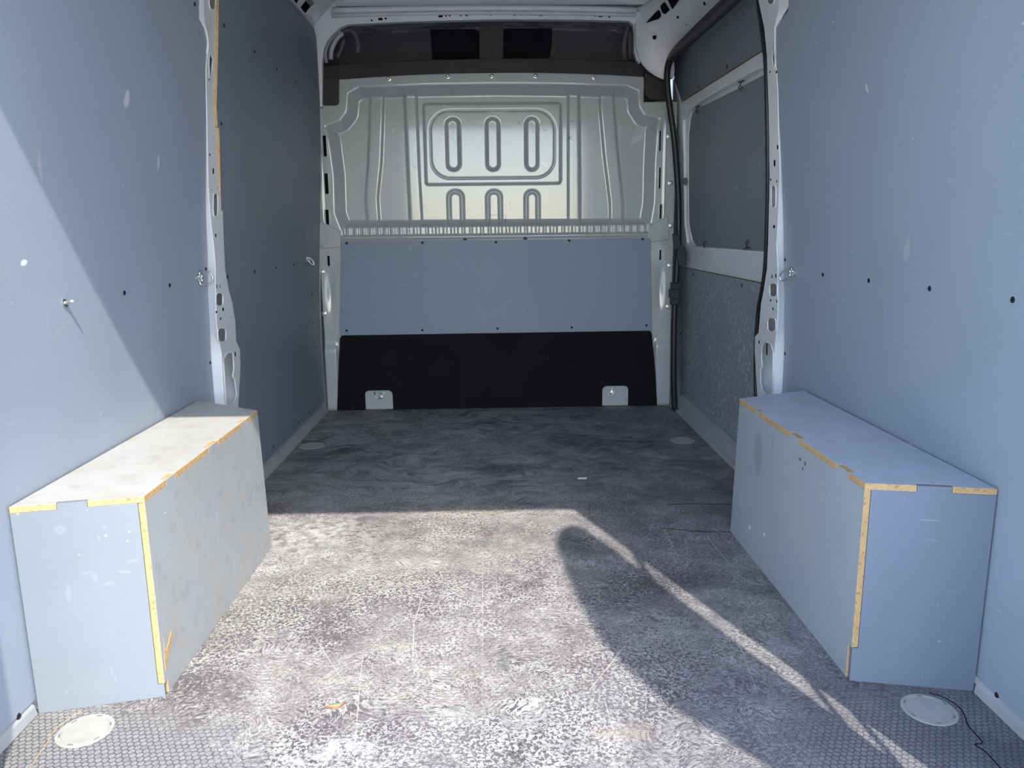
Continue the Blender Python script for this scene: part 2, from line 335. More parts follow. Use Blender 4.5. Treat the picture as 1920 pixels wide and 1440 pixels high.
M_CABD = plain('cab_grey_lining', (0.16, 0.155, 0.15), 0.8, var=0.15)
M_CABF = plain('dark_fabric', (0.012, 0.012, 0.016), 0.9, var=0.5, vscale=12)
M_CABC = plain('cab_brown_column', (0.20, 0.17, 0.155), 0.7, var=0.15)
M_GROUND = plain('pale_bounce_ground', (0.50, 0.485, 0.46), 0.9, var=0.3, vscale=3)  # ground colour made paler to bounce more light into the van
def pm(side, px, py): q = atW(px, py, side); return tuple(q)
SC_W = (0.62, 0.63, 0.64)
M_PNL_L = panel_mat('grey_ply_left', GREY, marks=[(pm(-1, 238, 185), (9, 0.012, 0.022), -0.5, SC_W, 0.8), (pm(-1, 297, 305), (9, 0.007, 0.02), -0.2, SC_W, 0.7),
        (pm(-1, 120, 610), (9, 0.05, 0.006), 0.4, (0.36, 0.37, 0.38), 0.4), (pm(-1, 45, 492), (9, 0.01, 0.006), 0, (0.8, 0.8, 0.8), 0.9), (pm(-1, 15, 510), (9, 0.008, 0.03), 0.2, (0.34, 0.35, 0.36), 0.4),
        (pm(-1, 75, 310), (9, 0.006, 0.03), 0.1, (0.45, 0.42, 0.42), 0.6)])
M_PNL_R = panel_mat('grey_ply_right', (0.275, 0.315, 0.37), marks=[(pm(1, 1625, 165), (9, 0.006, 0.012), -0.5, SC_W, 0.8), (pm(1, 1700, 470), (9, 0.012, 0.03), 0.3, (0.42, 0.45, 0.47), 0.6),
        (pm(1, 1708, 900-60), (9, 0.006, 0.012), 0, SC_W, 0.7)])
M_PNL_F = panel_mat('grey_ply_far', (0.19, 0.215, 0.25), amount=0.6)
M_PNL_B = panel_mat('grey_ply_bulkhead', (0.20, 0.235, 0.29), amount=0.6, axis='XY')
M_PNL_D = panel_mat('grey_ply_door', (0.20, 0.215, 0.235), amount=0.9)
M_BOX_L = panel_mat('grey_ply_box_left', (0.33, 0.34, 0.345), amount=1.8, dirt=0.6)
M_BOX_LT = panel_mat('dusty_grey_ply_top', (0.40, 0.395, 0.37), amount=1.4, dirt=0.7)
M_BOX_LE = panel_mat('sun_toned_ply_end', (0.19, 0.212, 0.232), amount=1.3, axis='XY', marks=[(tuple(atY(px, py, 1.41)), (rx, 9, rz), 0, (0.30, 0.315, 0.33), 0.3) for px, py, rx, rz in
    ((115, 992, 0.010, 0.008), (130, 1110, 0.004, 0.02), (160, 1075, 0.012, 0.004), (175, 1085, 0.006, 0.010), (200, 1098, 0.010, 0.005), (225, 1078, 0.012, 0.003), (240, 1060, 0.010, 0.003), (190, 992, 0.006, 0.004), (182, 1012, 0.003, 0.006))])  # same ply as the walls, colour lowered to offset the sunlight here
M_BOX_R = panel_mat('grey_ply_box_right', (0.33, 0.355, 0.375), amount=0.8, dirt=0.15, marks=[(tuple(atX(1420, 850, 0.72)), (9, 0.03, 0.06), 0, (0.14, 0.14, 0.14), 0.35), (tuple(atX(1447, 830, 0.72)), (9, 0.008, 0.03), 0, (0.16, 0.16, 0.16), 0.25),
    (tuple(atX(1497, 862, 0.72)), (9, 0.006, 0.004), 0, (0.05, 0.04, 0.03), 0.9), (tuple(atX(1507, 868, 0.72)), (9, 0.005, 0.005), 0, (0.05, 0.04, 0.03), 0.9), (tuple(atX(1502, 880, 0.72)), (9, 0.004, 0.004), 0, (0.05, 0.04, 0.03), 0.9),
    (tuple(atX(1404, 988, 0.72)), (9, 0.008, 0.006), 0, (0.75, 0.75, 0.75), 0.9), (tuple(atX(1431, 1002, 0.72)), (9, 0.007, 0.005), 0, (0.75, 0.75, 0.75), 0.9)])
M_BOX_RE = panel_mat('shade_toned_ply_end', (0.155, 0.178, 0.222), amount=0.5)  # same ply as the walls, its shade put into the colour
def mottled():
    t = NT('scuffed_door_ply'); o = t.obj()
    n = t.noise(t.map(o, (0, 0, 0), (0.35, 0, 0), (1, 1.6, 1)), 55, 3, 0.6, 0.5)
    area = t.math('MULTIPLY', t.ramp(t.noise(o, 4, 3), 0.35, 0.6, 0.25, 1.0), 1.0)
    m = t.math('MULTIPLY', t.ramp(n, 0.53, 0.66), area)
    c = t.mix(t.math('MULTIPLY', m, 0.9), (0.27, 0.30, 0.33), (0.66, 0.69, 0.71))
    return t.set(c, 0.55)
M_MOT = mottled()
def wood():
    t = NT('plywood_edge'); o = t.obj()
    n = t.noise(o, 45, 4, 0.65); n2 = t.noise(t.map(o, (4, 0, 0)), 140, 2)
    c = t.mix(n, (0.40, 0.235, 0.095), (0.60, 0.39, 0.18)); c = t.mix(t.ramp(n2, 0.55, 0.7, 0, 0.7), c, (0.22, 0.12, 0.06))
    return t.set(c, 0.7)
M_WOOD = wood()
def blackboard():
    t = NT('black_film_ply'); o = t.obj(); n = t.noise(o, 3, 4)
    c = t.mix(n, (0.005, 0.0045, 0.006), (0.012, 0.0095, 0.011))
    for i, sc in enumerate(((60, 1, 9), (14, 1, 70))):
        s1 = t.noise(t.map(o, (i, 0, 3*i), (0, 0.5-i, 0), sc), 1.0, 2)
        c = t.mix(t.math('MULTIPLY', t.ramp(s1, 0.72, 0.78), 0.25), c, (0.3, 0.3, 0.3))
    t.bump(t.noise(t.map(o, (0, 0, 0), (0, 0, 0), (1, 1, 0.15)), 260, 1), 0.0004, 0.5)
    return t.set(c, 0.8, spec=0.12)
M_BB = blackboard()
def roofmat():
    t = NT('roof_skin'); o = t.obj()
    v = t.n('ShaderNodeTexVoronoi', distance='CHEBYCHEV'); t.put(v.inputs['Vector'], t.map(o, (0, 0, 0), (0, 0, 0), (1, 1.4, 1))); v.inputs['Scale'].default_value = 11; v.inputs['Randomness'].default_value = 0.8
    r, g, b = t.sep(v.outputs['Color'])
    m = t.ramp(r, 0.5, 0.53); c = t.mix(m, (0.52, 0.51, 0.50), (0.32, 0.32, 0.32)); c = t.mix(t.ramp(t.noise(o, 30, 4), 0.5, 0.8, 0, 0.4), c, (0.5, 0.49, 0.47))
    return t.set(c, 0.7)
M_ROOF = roofmat()

# ------------------------------------------------------------------ setting: ground, floor, body shell
bm = bmesh.new(); b_box(bm, (-60, -60, -0.65), (60, 60, -0.6)); g = from_bm('ground', bm, M_GROUND); tag(g, 'unseen ground outside below the van, paled to bounce light inside', None, None, 'structure')
Y0, YB = 0.93, 4.035
bm = bmesh.new(); b_box(bm, (-0.935, Y0, -0.04), (0.98, YB+0.02, 0.0)); fl = from_bm('floor', bm, M_FLOOR); tag(fl, 'worn hexagon patterned grey plywood load floor', None, None, 'structure')

def body_wall(name, side, holes):
    bm = bmesh.new(); x0 = side*1.045
    b_plate(bm, [(Y0, -0.3), (5.2, -0.3), (5.2, 2.06), (Y0, 2.06)], holes, 0.01, lambda u, v, w: (x0+side*w, u, v))
    return tag(from_bm(name, bm, M_WHITEG), 'painted steel body side behind the lining', None, None, 'structure')
body_wall('wall_left', -1, [])
body_wall('wall_right', 1, [[(2.72, 0.0), (4.0, 0.0), (4.0, 1.83), (2.72, 1.83)]])
# roof skin with shallow cross ribs
bm = bmesh.new()
ys = np.linspace(Y0-0.02, 5.2, 215); xs = np.linspace(-1.03, 1.03, 41)
def roof_z(x, y):
    z = 2.035 - 0.05*abs(x)**2.2 - 0.05*float(sstep(0.75, 1.0, abs(x)))
    ph = (y % 0.28)/0.28
    return z - 0.012*float(sstep(0.30, 0.40, ph)-sstep(0.62, 0.72, ph))*(1-float(sstep(0.55, 0.68, abs(x))))
grid = [[bm.verts.new((x, y, roof_z(x, y))) for x in xs] for y in ys]
for j in range(len(ys)-1):
    for i in range(len(xs)-1): bm.faces.new([grid[j][i], grid[j+1][i], grid[j+1][i+1], grid[j][i+1]])
top = bmesh.ops.extrude_face_region(bm, geom=list(bm.faces)); 
for e in top['geom']:
    if isinstance(e, bmesh.types.BMVert): e.co.z += 0.05
bmesh.ops.recalc_face_normals(bm, faces=bm.faces)
tag(from_bm('ceiling', bm, M_ROOF), 'bare ribbed steel roof skin', None, None, 'structure')

# rear aperture: two pillars and the lintel (behind the camera's field, they cut the sunlight)
bm = bmesh.new()
b_box(bm, (-1.04, Y0-0.06, -0.3), (-0.785, Y0+0.02, 2.06)); b_box(bm, (0.835, Y0, -0.3), (1.04, Y0+0.02, 2.06)); b_box(bm, (-1.04, Y0-0.06, 1.835), (1.04, Y0+0.02, 2.09))
b_box(bm, (-1.04, Y0-0.06, -0.3), (1.04, Y0+0.0, -0.045))
tag(from_bm('trim_1', bm, M_WHITE), 'white rear door frame of the van', None, None, 'structure')
# right rear door, standing open; its shadow lies on the floor
door = [(0.755, -0.25), (0.755, 1.66), (0.74, 1.78), (0.71, 1.85), (0.62, 1.93), (0.53, 1.99), (0.43, 2.03), (0.32, 2.02), (0.20, 1.975), (0.07, 1.91), (0.01, 1.84), (0.0, 1.74), (0.005, 1.60), (0.075, 1.425), (0.15, 1.25), (0.21, 1.10), (0.22, 0.9), (0.2, -0.25)]
bm = bmesh.new(); b_plate(bm, door, [], 0.02, lambda u, v, w: (0.84+w, u, v)); d2 = from_bm('door_2', bm, M_WHITE, bevel=0.006); tag(d2, 'white rear door of the van standing open on the right', None, None, 'structure')
for z, hh in ((1.36, 0.03), (0.615, 0.012), (0.48, 0.012)):
    bm = bmesh.new(); b_plate(bm, [(0.748, z-hh), (0.938, z-hh), (0.938, z+hh), (0.748, z+hh)], [], 0.006, lambda u, v, w: (0.852-(u-0.755)*0.06+w, u, v)); from_bm('door_hinge', bm, M_BLACKP, d2)

# ------------------------------------------------------------------ screws / rings
def screw(p, n, parent, r=0.0055, m=None, name='screw'):
    bm = bmesh.new(); b_disc(bm, p, n, [(r*1.15, -0.001), (r*1.1, 0.0008), (r*0.7, 0.002), (r*0.35, 0.0012), (0, 0.0008)], 12)
    return from_bm(name, bm, m or M_SCREW, parent, smooth=False)

ZC = list(np.linspace(0.1, 2.0, 20))
def wall_panel(name, side, outline, off, th, mat, label, screws, cuts=ZC, holes=(), bevel=0.0):
    """outline in (y,z), follows the curved wall"""
    t = empty(name, (wx(side, outline[0][1]), outline[0][0], 0), label, 'wall panel')
    bm = bmesh.new(); b_plate(bm, outline, holes, th, lambda u, v, w: (wx(side, v, off-w), u, v), 1, 0, cuts)
    from_bm('board', bm, [mat, M_WOOD], t)
    for (px, py) in screws:
        p = atW(px, py, side, off); screw(p, (-side, 0, 0), t)
    return t
def WYZ(side, px, py, off=0.0): q = atW(px, py, side, off); return (q[1], q[2])

PL = [WYZ(-1, *p) for p in ((389, 75), (386, 100), (386, 255), (386, 398), (389, 471), (389, 500), (391, 549), (394, 627), (396, 671), (404, 765))]
ol = [(Y0+0.02, 0.03), (Y0+0.02, 1.93), (PL[0][0], 1.93)] + PL + [(PL[-1][0], 0.03)]
wall_panel('lining_panel', -1, ol, 0.0, 0.012, M_PNL_L, 'large blue-grey plywood lining on the left wall nearest the viewer, half in sunlight',
           [(233, 549), (318, 535), (386, 504), (394, 680), (35, 1343), (365, 8)])
PR = [WYZ(1, *p) for p in ((1478, 20), (1468, 33), (1455, 52), (1456, 100), (1459, 168), (1464, 264), (1467, 360), (1469, 423), (1470, 527), (1471, 571), (1470, 660), (1467, 727), (1465, 745))]
ol = [(Y0+0.02, 0.03), (Y0+0.02, 1.93), (PR[0][0], 1.93)] + PR + [(PR[-1][0], 0.03)]
wall_panel('lining_panel', 1, ol, 0.0, 0.012, M_PNL_R, 'large blue-grey plywood lining on the right wall nearest the viewer, all in shade',
           [(1543, 515), (1629, 526), (1743, 541), (1899, 562), (1472, 487), (1472, 663), (1869, 1304)])
# far left lining, with its plywood edge towards the viewer (a notch in it at mid height)
FO = 0.014
E1 = [WYZ(-1, px, py, FO) for px, py in ((410, -60), (410, 0), (408, 124), (406, 200), (408, 237))]
E2 = [WYZ(-1, px, py, FO) for px, py in ((411, 240), (413, 325), (415, 408), (419, 471))]
ol = [(4.0-0.03, 0.055), (4.0-0.03, 1.84), (3.93, 1.885), (2.9, 1.90)] + [(2.84, 1.85)] + E1 + E2 + [WYZ(-1, px, py, FO) for px, py in ((417, 485), (417, 504), (424, 544), (430, 567), (435, 602), (438, 640), (444, 655), (444, 700), (440, 775))] + [(2.70, 0.055)]
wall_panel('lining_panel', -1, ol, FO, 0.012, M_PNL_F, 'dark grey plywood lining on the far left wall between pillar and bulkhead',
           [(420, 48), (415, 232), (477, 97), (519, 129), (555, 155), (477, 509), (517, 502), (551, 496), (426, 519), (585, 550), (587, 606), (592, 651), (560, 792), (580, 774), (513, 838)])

# loose silver screw standing in the left lining
p = atW(121, 568, -1); bm = bmesh.new(); b_disc(bm, p, (1, 0, 0.2), [(0.009, 0), (0.009, 0.002), (0.006, 0.003), (0.004, 0.003), (0.004, 0.016), (0.002, 0.02), (0, 0.022)], 12)
tag(from_bm('bolt', bm, M_STEEL), 'small silver bolt sticking out of the sunlit left plywood', 'bolt')

# pillars --------------------------------------------------------------
def interp(tab, y):
    ys_ = [t[1] for t in tab]; return float(np.interp(y, ys_, [t[0] for t in tab]))
def pillar(name, side, A, B, Cc, holes, dark_holes, label, cav=None):
    """A,B,C: pixel tables (x at y) of panel edge, step edge and far edge; the face stands proud by d"""
    def d_at(z): return 0.006+0.026*float(sstep(1.18, 0.70, z))
    def on(px, py):
        z = 1.0
        for _ in range(10):
            p = atX(px, py, wx(side, z, d_at(z))); z = p[2]
        return (p[1], p[2])
    rows = sorted(set([t[1] for t in A+B+Cc])); rows = [r for r in rows]
    left = [on(interp(B, y), y) for y in rows]; right = [on(interp(Cc, y), y) for y in rows]
    outline = left + right[::-1]
    hl = [[on(*p) for p in h] for h in holes]
    bm = bmesh.new()
    f = lambda u, v, w: (wx(side, v, d_at(v)-w), u, v)
    b_plate(bm, outline, hl, 0.003, f, 0, 0, list(np.linspace(0.3, 2.0, 30)))
    # step facing the rear
    prev = None
    for (bu, bz), y in zip(left, rows):
        a = on(interp(A, y), y); ay = min(a[0], bu-0.001)
        ay = atW(interp(A, y), y, side)[1]
        q = (bm.verts.new((wx(side, bz, -0.004), ay+0.004, bz)), bm.verts.new((wx(side, bz, d_at(bz)), bu, bz)))
        if prev: bm.faces.new([prev[0], q[0], q[1], prev[1]])
        prev = q
    # forward return
    prev = None
    for (cu, cz) in right:
        q = (bm.verts.new((wx(side, cz, d_at(cz)), cu, cz)), bm.verts.new((wx(side, cz, -0.05), cu+0.01, cz)))
        if prev: bm.faces.new([prev[0], q[0], q[1], prev[1]])
        prev = q
    bmesh.ops.remove_doubles(bm, verts=bm.verts, dist=0.0004)
    bmesh.ops.recalc_face_normals(bm, faces=bm.faces)
    o = from_bm(name, bm, M_WHITE, auto=30); tag(o, label, None, None, 'structure')
    if cav:
        bm = bmesh.new(); b_plate(bm, [tuple(atW(p[0], p[1], side, -0.012)[1:]) for p in cav], [], 0.004, lambda u, v, w: (wx(side, v, -0.012-w), u, v)); from_bm('cavity', bm, M_HOLE, o)  # added black plate painting the dark inside the large hole
    for h in holes:      # pressed rims
        pts = [Vector(f(*on(*p), 0)) for p in h]; bm = bmesh.new(); b_tube(bm, pts, 0.0022, 6, True); from_bm('hole_rim', bm, M_WHITE, o, True)
    for (x0, y0, x1, y1) in dark_holes:
        a = on(x0, y0); b = on(x1, y1); u0, u1 = sorted((a[0], b[0])); v0, v1 = sorted((a[1], b[1])); r = min(u1-u0, v1-v0)*0.45
        bm = bmesh.new(); b_plate(bm, rrect(u0, v0, u1, v1, r, 3), [], 0.0015, lambda u, v, w: f(u, v, w-0.0007)); from_bm('slot_dark', bm, M_HOLE, o)  # small holes painted as black plates on the face
    return o
def rr_px(x0, y0, x1, y1, r=0.35):
    rx = (x1-x0)*r; out = []
    ry = (y1-y0)*0.28
    for cx, cy, a0 in ((x1-rx, y1-ry, 0), (x0+rx, y1-ry, 90), (x0+rx, y0+ry, 180), (x1-rx, y0+ry, 270)):
        for k in range(5):
            a = math.radians(a0+90*k/4); out.append((cx+rx*math.cos(a), cy+ry*math.sin(a)))
    return out
A = [(369, -60), (369, 38), (382, 51), (387, 71), (386, 100), (386, 177), (386, 255), (386, 398), (389, 471), (390, 500), (390, 549), (394, 627), (395.5, 671), (403, 760), (404, 775)]
B = [(380, -60), (382, 20), (384, 45), (389, 62), (392, 85), (387, 130), (387.5, 177), (389, 242), (391, 346), (395, 408), (402.5, 471), (404.5, 500), (404.5, 522), (405.5, 575), (406.7, 611), (416, 664), (421, 760), (421.5, 775)]
Cc = [(416, -60), (414, 60), (412, 130), (411, 235), (414, 240), (418, 408), (420, 460), (422, 504), (429, 544), (435.5, 567), (441, 602), (443, 640), (450, 655), (451, 682), (450, 704), (446.7, 760), (446, 775)]
pillar('trim_2', -1, A, B, Cc,
       [rr_px(404.5, 549, 418, 574), rr_px(408, 615, 423.5, 641), [(419, 672), (426, 662), (433, 660), (437, 664), (438.5, 690), (436, 706), (440, 712), (443.5, 740), (440, 752), (432, 759), (423.5, 759)],
        rr_px(399.5, 363, 408.5, 405, 0.25), [(393, 99), (399.5, 110), (397, 135), (392.5, 146), (391.5, 120)], rr_px(392, -30, 404, 18)],
       [(392, 287, 394, 293), (398.5, 315, 401, 327), (403, 438, 405.5, 445), (405.5, 533, 407, 540), (412, 533, 413, 540), (405, 583, 407, 587), (417, 577, 419.5, 583), (412.5, 595, 414.5, 600), (391, 147, 392.5, 151), (396, 354, 397, 357), (407.5, 351, 408.5, 354), (440, 660, 442, 668)],
       'white pressed steel pillar on the left wall with oblong holes', [(429, 655), (440, 655), (446, 700), (446, 762), (434, 762), (432, 700)])
A = [(1480, -60), (1478, 22), (1468, 33), (1455.5, 50), (1455.5, 104), (1459, 168), (1463.6, 264), (1467, 360), (1469, 423), (1469, 460), (1470, 527), (1471, 571), (1470, 660), (1466.7, 727), (1465, 750)]
B = [(1462, -60), (1460, 20), (1456, 34), (1452, 50), (1452, 104), (1457.5, 168), (1460, 264), (1462, 327), (1459.5, 391), (1455.5, 460), (1458, 504), (1458, 575), (1457, 615), (1453, 644), (1451, 671), (1448, 740), (1447.5, 750)]
Cc = [(1415, -60), (1422, 0), (1433, 53), (1438, 106), (1441, 200), (1443, 327), (1441, 423), (1440, 460), (1438, 504), (1432, 544), (1426.7, 571), (1424, 604), (1422, 624), (1415.6, 631), (1415, 660), (1416.7, 682), (1420, 742), (1420, 750)]
pillar('trim_3', 1, A, B, Cc,
       [rr_px(1443, 531, 1457.5, 556), rr_px(1439.5, 596, 1455, 622), [(1448.5, 738), (1450, 660), (1445, 644), (1434, 641), (1428, 652), (1428, 674), (1429.5, 688), (1426, 692), (1426, 716), (1430, 732), (1437, 740)],
        rr_px(1446, 348, 1455, 389, 0.25), [(1450.5, 84), (1447.8, 110), (1451.5, 130), (1453.8, 121)], rr_px(1438, -30, 1452, 8)],
       [(1451, 300, 1454, 312), (1457, 272, 1459.5, 280), (1450, 422, 1453, 428), (1447, 515, 1448.5, 522), (1454, 513, 1455.5, 521), (1444, 560, 1446, 566), (1448.5, 576, 1450.5, 582), (1456, 562, 1457.5, 568), (1443, 133, 1444.5, 137), (1455, 133, 1456.5, 137), (1444, 335, 1446, 339), (1456, 338, 1457.5, 342), (1422.5, 638, 1424.5, 645)],
       'white pressed steel pillar behind the sliding door opening with oblong holes', [(1437, 636), (1426, 640), (1422, 700), (1424, 745), (1435, 745), (1437, 700)])

# sills ----------------------------------------------------------------
def strip(name, prof, y0, y1, mat, label, kind='structure'):
    bm = bmesh.new(); n = len(prof)
    a = [bm.verts.new((p[0], y0, p[1])) for p in prof]; b = [bm.verts.new((p[0], y1, p[1])) for p in prof]
    for i in range(n): bm.faces.new([a[i], a[(i+1) % n], b[(i+1) % n], b[i]])
    bm.faces.new(a[::-1]); bm.faces.new(b); bmesh.ops.recalc_face_normals(bm, faces=bm.faces)
    o = from_bm(name, bm, mat, bevel=0.003); return tag(o, label, None, None, kind)
strip('baseboard_left', [(-0.895, 0.0), (-0.900, 0.012), (-0.925, 0.052), (-0.94, 0.056), (-0.94, 0.0)], 2.33, 3.99, M_SILL, 'dusty white sill along the foot of the far left wall')
strip('baseboard_near_left', [(-0.918, 0.0), (-0.922, 0.02), (-0.93, 0.03), (-0.945, 0.03), (-0.945, 0.0)], Y0, 1.385, M_SILL, 'white sill strip under the near left lining')
strip('baseboard_right', [(0.922, 0.0), (0.930, 0.010), (0.950, 0.014), (0.958, 0.045), (0.985, 0.06), (1.015, 0.06), (1.015, 0.0)], 2.33, 4.0, M_SILL, 'dusty sill under the sliding door')
strip('baseboard_near_right', [(0.955, 0.0), (0.957, 0.02), (0.966, 0.03), (0.985, 0.03), (0.985, 0.0)], Y0, 1.385, M_SILL, 'white sill strip under the near right lining')

# ------------------------------------------------------------------ wheel arch boxes (finger jointed plywood)
def arch_box(side, Pin_n, Pout_n, Pin_f, Pout_f, H, mats, label, notch_end, notch_side, corner_tab):
    """P = (x,y). boards 13 mm. notches given as fractions where the upright boards' tongues come up through the top board"""
    T = 0.013; mt, ms, me_ = mats
    t = empty('wheel_arch_box', ((Pin_n[0]+Pout_f[0])/2, (Pin_n[1]+Pout_f[1])/2, 0), label, 'wheel arch box')
    Pi, Po, Qi, Qo = [np.array(p, float) for p in (Pin_n, Pout_n, Pin_f, Pout_f)]
    # top board outline with notches
    def edge_with_notches(P, Q, fr, inward):
        out = [P]
        d = Q-P; L = np.linalg.norm(d)
        for a, b in fr:
            out += [P+d*a, P+d*a+inward*T, P+d*b+inward*T, P+d*b]
        return out
    cen = (Pi+Po+Qi+Qo)/4
    def inw(P, Q):
        d = (Q-P)/np.linalg.norm(Q-P); n = np.array([-d[1], d[0]])
        return n if np.dot(n, cen-P) > 0 else -n
    ne, ns = inw(Po, Pi), inw(Pi, Qi)
    o2 = edge_with_notches(Po, Pi, notch_end, ne) + edge_with_notches(Pi, Qi, notch_side, ns) + [Qi, Qo]
    hz = lambda u, v: H + 0.006*(1 if abs(u) < 0.8 else -0.5)*0
    bm = bmesh.new(); b_plate(bm, [tuple(p) for p in o2], [], T, lambda u, v, w: (u, v, H-w), 1, 0)
    from_bm('top_board', bm, [mt, M_WOOD], t, bevel=0.0008)
    # end board (stands between wall and side board), tongues in the notches
    d = Pi-Po; L = np.linalg.norm(d); dn = d/L
    top = H-T-0.0003
    pts = [(0.0, 0.0), (0.0, top)]
    for a, b in notch_end: pts += [(a*L+0.0006, top), (a*L+0.0006, H-0.0006), (b*L-0.0006, H-0.0006), (b*L-0.0006, top)]
    Le = L-T*1.0
    pts += [(Le, top), (Le, corner_tab), (L-0.001, corner_tab), (L-0.001, 0.0)]
    bm = bmesh.new(); b_plate(bm, pts, [], T, lambda u, v, w: (Po[0]+dn[0]*u+ne[0]*w, Po[1]+dn[1]*u+ne[1]*w, v), 0, 0)
    from_bm('end_board', bm, [me_, M_WOOD], t, bevel=0.0008)
    # side board, its sawn end shows as a strip at the corner
    d2 = Qi-Pi; L2 = np.linalg.norm(d2); dn2 = d2/L2
    pts = [(0.0, corner_tab+0.001), (0.0, top)]
    for a, b in notch_side: pts += [(a*L2+0.0006, top), (a*L2+0.0006, H-0.0006), (b*L2-0.0006, H-0.0006), (b*L2-0.0006, top)]
    pts += [(L2, top), (L2+0.03, 0.0), (T+0.002, 0.0), (T+0.002, corner_tab+0.001)]
    bm = bmesh.new(); b_plate(bm, pts, [], T, lambda u, v, w: (Pi[0]+dn2[0]*u+ns[0]*w, Pi[1]+dn2[1]*u+ns[1]*w, v), 1, 0)
    # tongues' tops and the corner edge are raw wood: handled by edge material
    from_bm('side_board', bm, [ms, M_WOOD], t, bevel=0.0008)
    # far end board, closing the box
    d3 = Qo-Qi; L3 = np.linalg.norm(d3); dn3 = d3/L3; n3 = inw(Qi, Qo)
    bm = bmesh.new(); b_plate(bm, [(0.014, 0), (L3, 0), (L3, top), (0.014, top)], [], T, lambda u, v, w: (Qi[0]+dn3[0]*u+n3[0]*w, Qi[1]+dn3[1]*u+n3[1]*w, v), 0, 0)
    from_bm('back_board', bm, [ms, M_WOOD], t)
    return t
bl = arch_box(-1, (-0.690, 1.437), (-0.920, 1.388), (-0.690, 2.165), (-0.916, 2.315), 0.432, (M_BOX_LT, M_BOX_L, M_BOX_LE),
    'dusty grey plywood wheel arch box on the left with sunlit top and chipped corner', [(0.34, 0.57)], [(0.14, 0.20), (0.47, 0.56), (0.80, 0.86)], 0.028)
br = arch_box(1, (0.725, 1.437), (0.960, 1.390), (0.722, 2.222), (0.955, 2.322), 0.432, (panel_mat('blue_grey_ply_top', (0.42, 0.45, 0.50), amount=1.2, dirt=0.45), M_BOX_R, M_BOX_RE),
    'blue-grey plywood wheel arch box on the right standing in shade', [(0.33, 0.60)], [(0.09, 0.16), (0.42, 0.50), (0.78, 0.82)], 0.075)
# torn veneer at the left box corner
bm = bmesh.new()
b_plate(bm, [(1.447, 0.075), (1.452, 0.105), (1.450, 0.125), (1.455, 0.09), (1.470, 0.098), (1.490, 0.118), (1.497, 0.112), (1.492, 0.100), (1.478, 0.085), (1.462, 0.072), (1.455, 0.058), (1.447, 0.05)], [], 0.0012, lambda u, v, w: (-0.6893+w*0-0.0+0.0*w - (0.0012-w)*0 - w, u, v))
from_bm('torn_veneer', bm, M_WOOD, bl)

